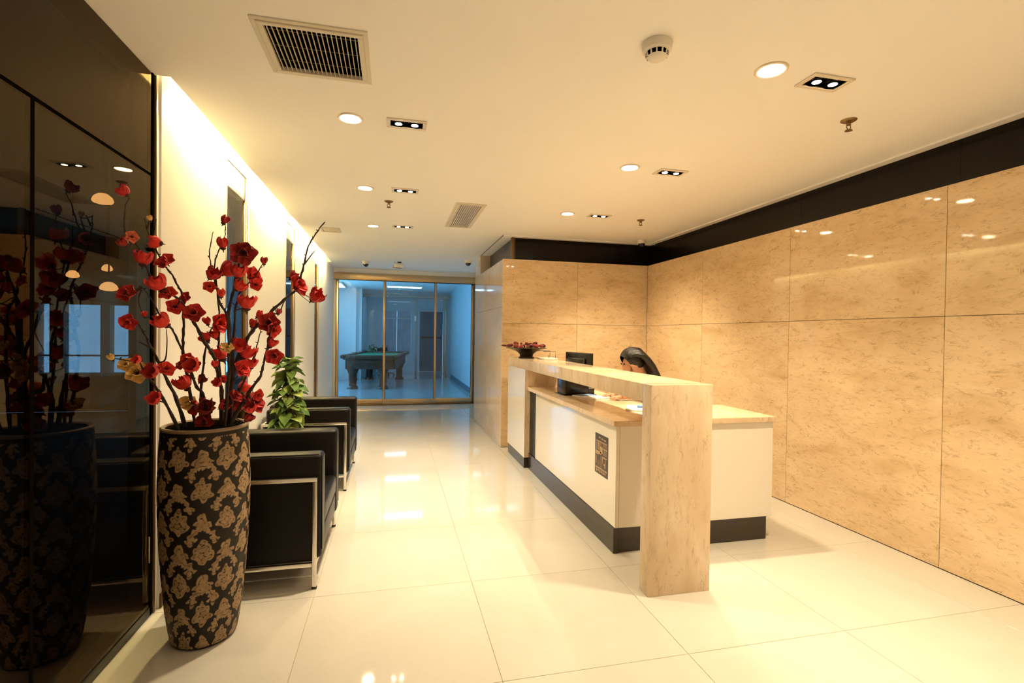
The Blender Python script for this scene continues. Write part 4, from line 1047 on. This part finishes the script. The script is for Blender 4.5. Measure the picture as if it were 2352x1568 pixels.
for s in (-1, 1):
    ear = jv(2.045, cy_+s*.082, 1.165, .014, hd0)
    sh = jv(2.215, cy_+s*.15, .965, .056, upc); el_ = jv(2.15, cy_+s*.235, .915-.03, .042, sh); wr_ = jv(1.955, cy_+s*.12, .905, .026, el_)
    pm_ = jv(1.905, cy_+s*.095, .893, .024, wr_); pm2 = jv(1.875, cy_+s*.085, .889, .022, pm_)
    for q, (dx, dy, ln) in enumerate(((-.9, -.30, .055), (-1, -.08, .064), (-1, .1, .060), (-.9, .30, .046))):
        a = jv(1.862, cy_+s*(.085+(q-1.5)*.017), .889, .0088, pm2); b_ = jv(1.862+dx*ln*.6, cy_+s*(.085+(q-1.5)*.017+dy*ln*.5), .888, .0082, a); jv(1.862+dx*ln*1.05, cy_+s*(.085+(q-1.5)*.017+dy*ln), .874, .0070, b_)
    th1 = jv(1.888, cy_+s*.060, .886, .010, pm_); jv(1.862, cy_+s*.046, .880, .0085, th1)
    hp = jv(2.32, cy_+s*.09, .575, .09, pel); kn = jv(1.98, cy_+s*.10, .55, .062, hp); cf = jv(2.0, cy_+s*.10, .33, .050, kn); an = jv(2.02, cy_+s*.10, .095, .034, cf); jv(1.90, cy_+s*.10, .045, .030, an)
body = skin('body', V, Ed, Rd, 'skin', t_p, 2, 0)
# clothing follows the body, a little larger
def cloth(name, ids, m, grow, ends=()):
    mp = {j: i for i, j in enumerate(ids)}
    skin(name, [V[j] for j in ids], [(mp[a], mp[b]) for a, b in Ed if a in mp and b in mp], [Rd[j]*grow+.006 for j in ids], m, t_p, 2, 0)
ear_i = [i for i in range(len(V))]
up_ids = [pel, bel, che, upc]+[i for i, v in enumerate(V) if i > nos and (abs(Rd[i]-.056) < 1e-6 or abs(Rd[i]-.042) < 1e-6 or abs(Rd[i]-.026) < 1e-6)]
lo_ids = [pel]+[i for i, v in enumerate(V) if i > nos and Rd[i] in (.09, .062, .050, .034)]
cloth('blouse', up_ids, 'blouse', 1.06); cloth('trousers', lo_ids, 'dark_cloth', 1.08)
# hair: a cap over the skull and a long fall behind the ear down the back
hb = MB()
bm = bmesh.new(); bmesh.ops.create_uvsphere(bm, u_segments=32, v_segments=20, radius=1)
Mx = Matrix.Translation(Vector((2.035-PB.x, cy_-PB.y, 1.205)))@Euler((0, math.radians(38), 0)).to_matrix().to_4x4()@Matrix.Diagonal((.114, .094, .106, 1))
bmesh.ops.transform(bm, matrix=Mx, verts=bm.verts)
cutp = Vector((1.98-PB.x, cy_-PB.y, 1.165)); cutn = Vector((-.80, 0, -.62)).normalized()
bmesh.ops.bisect_plane(bm, geom=list(bm.verts)+list(bm.edges)+list(bm.faces), plane_co=cutp, plane_no=cutn, clear_outer=True)
hb.bm(bm, True)
for s in range(-6, 7):
    y0 = s*.0158; c0 = cy_-PB.y; o_ = (abs(s)/6)**2
    hb.tube([(1.972-PB.x, c0+y0*.75, 1.262-.030*o_), (2.015-PB.x, c0+y0*.95, 1.296-.045*o_), (2.078-PB.x, c0+y0*1.05, 1.288-.045*o_), (2.128-PB.x, c0+y0*1.1, 1.235-.03*o_), (2.172-PB.x, c0+y0*1.15, 1.15), (2.225-PB.x, c0+y0*1.25, 1.05), (2.27-PB.x, c0+y0*1.25, .95), (2.285-PB.x, c0+y0*1.1, .87)], [.014, .022, .027, .029, .029, .027, .022, .008], 10)
hair = hb.build('hair', 'hair', t_p)
for s in (-1, 1):
    MB().ball((1.944-PB.x, cy_-PB.y+s*.026, 1.166), .007, 10, 8).build('eye', 'hair', t_p)
MB().ball((1.958-PB.x, cy_-PB.y, 1.118), .012, 10, 8, (.5, 1.3, .45)).build('lips', mat('lips', (.45, .10, .08), .4), t_p)
# games hall plants
for (x, y, lb) in ((-.70, 17.6, 'left small green bush seen over the pool table'), (-.35, 17.9, 'right small green bush seen over the pool table')):
    t = thing('potted_bush', lb, 'plant', (x, y, 0))
    MB().lathe([(.10, 0), (.14, .45), (.13, .45), (.001, .44)], 20).build('pot', 'pot', t)
    for k in range(40):
        a = k*2.4; h = .5+.5*R_.random(); link('leaf', leaf_me, t, (.05*math.cos(a), .05*math.sin(a), h), (0, R_.uniform(-.8, .5), a), .12)
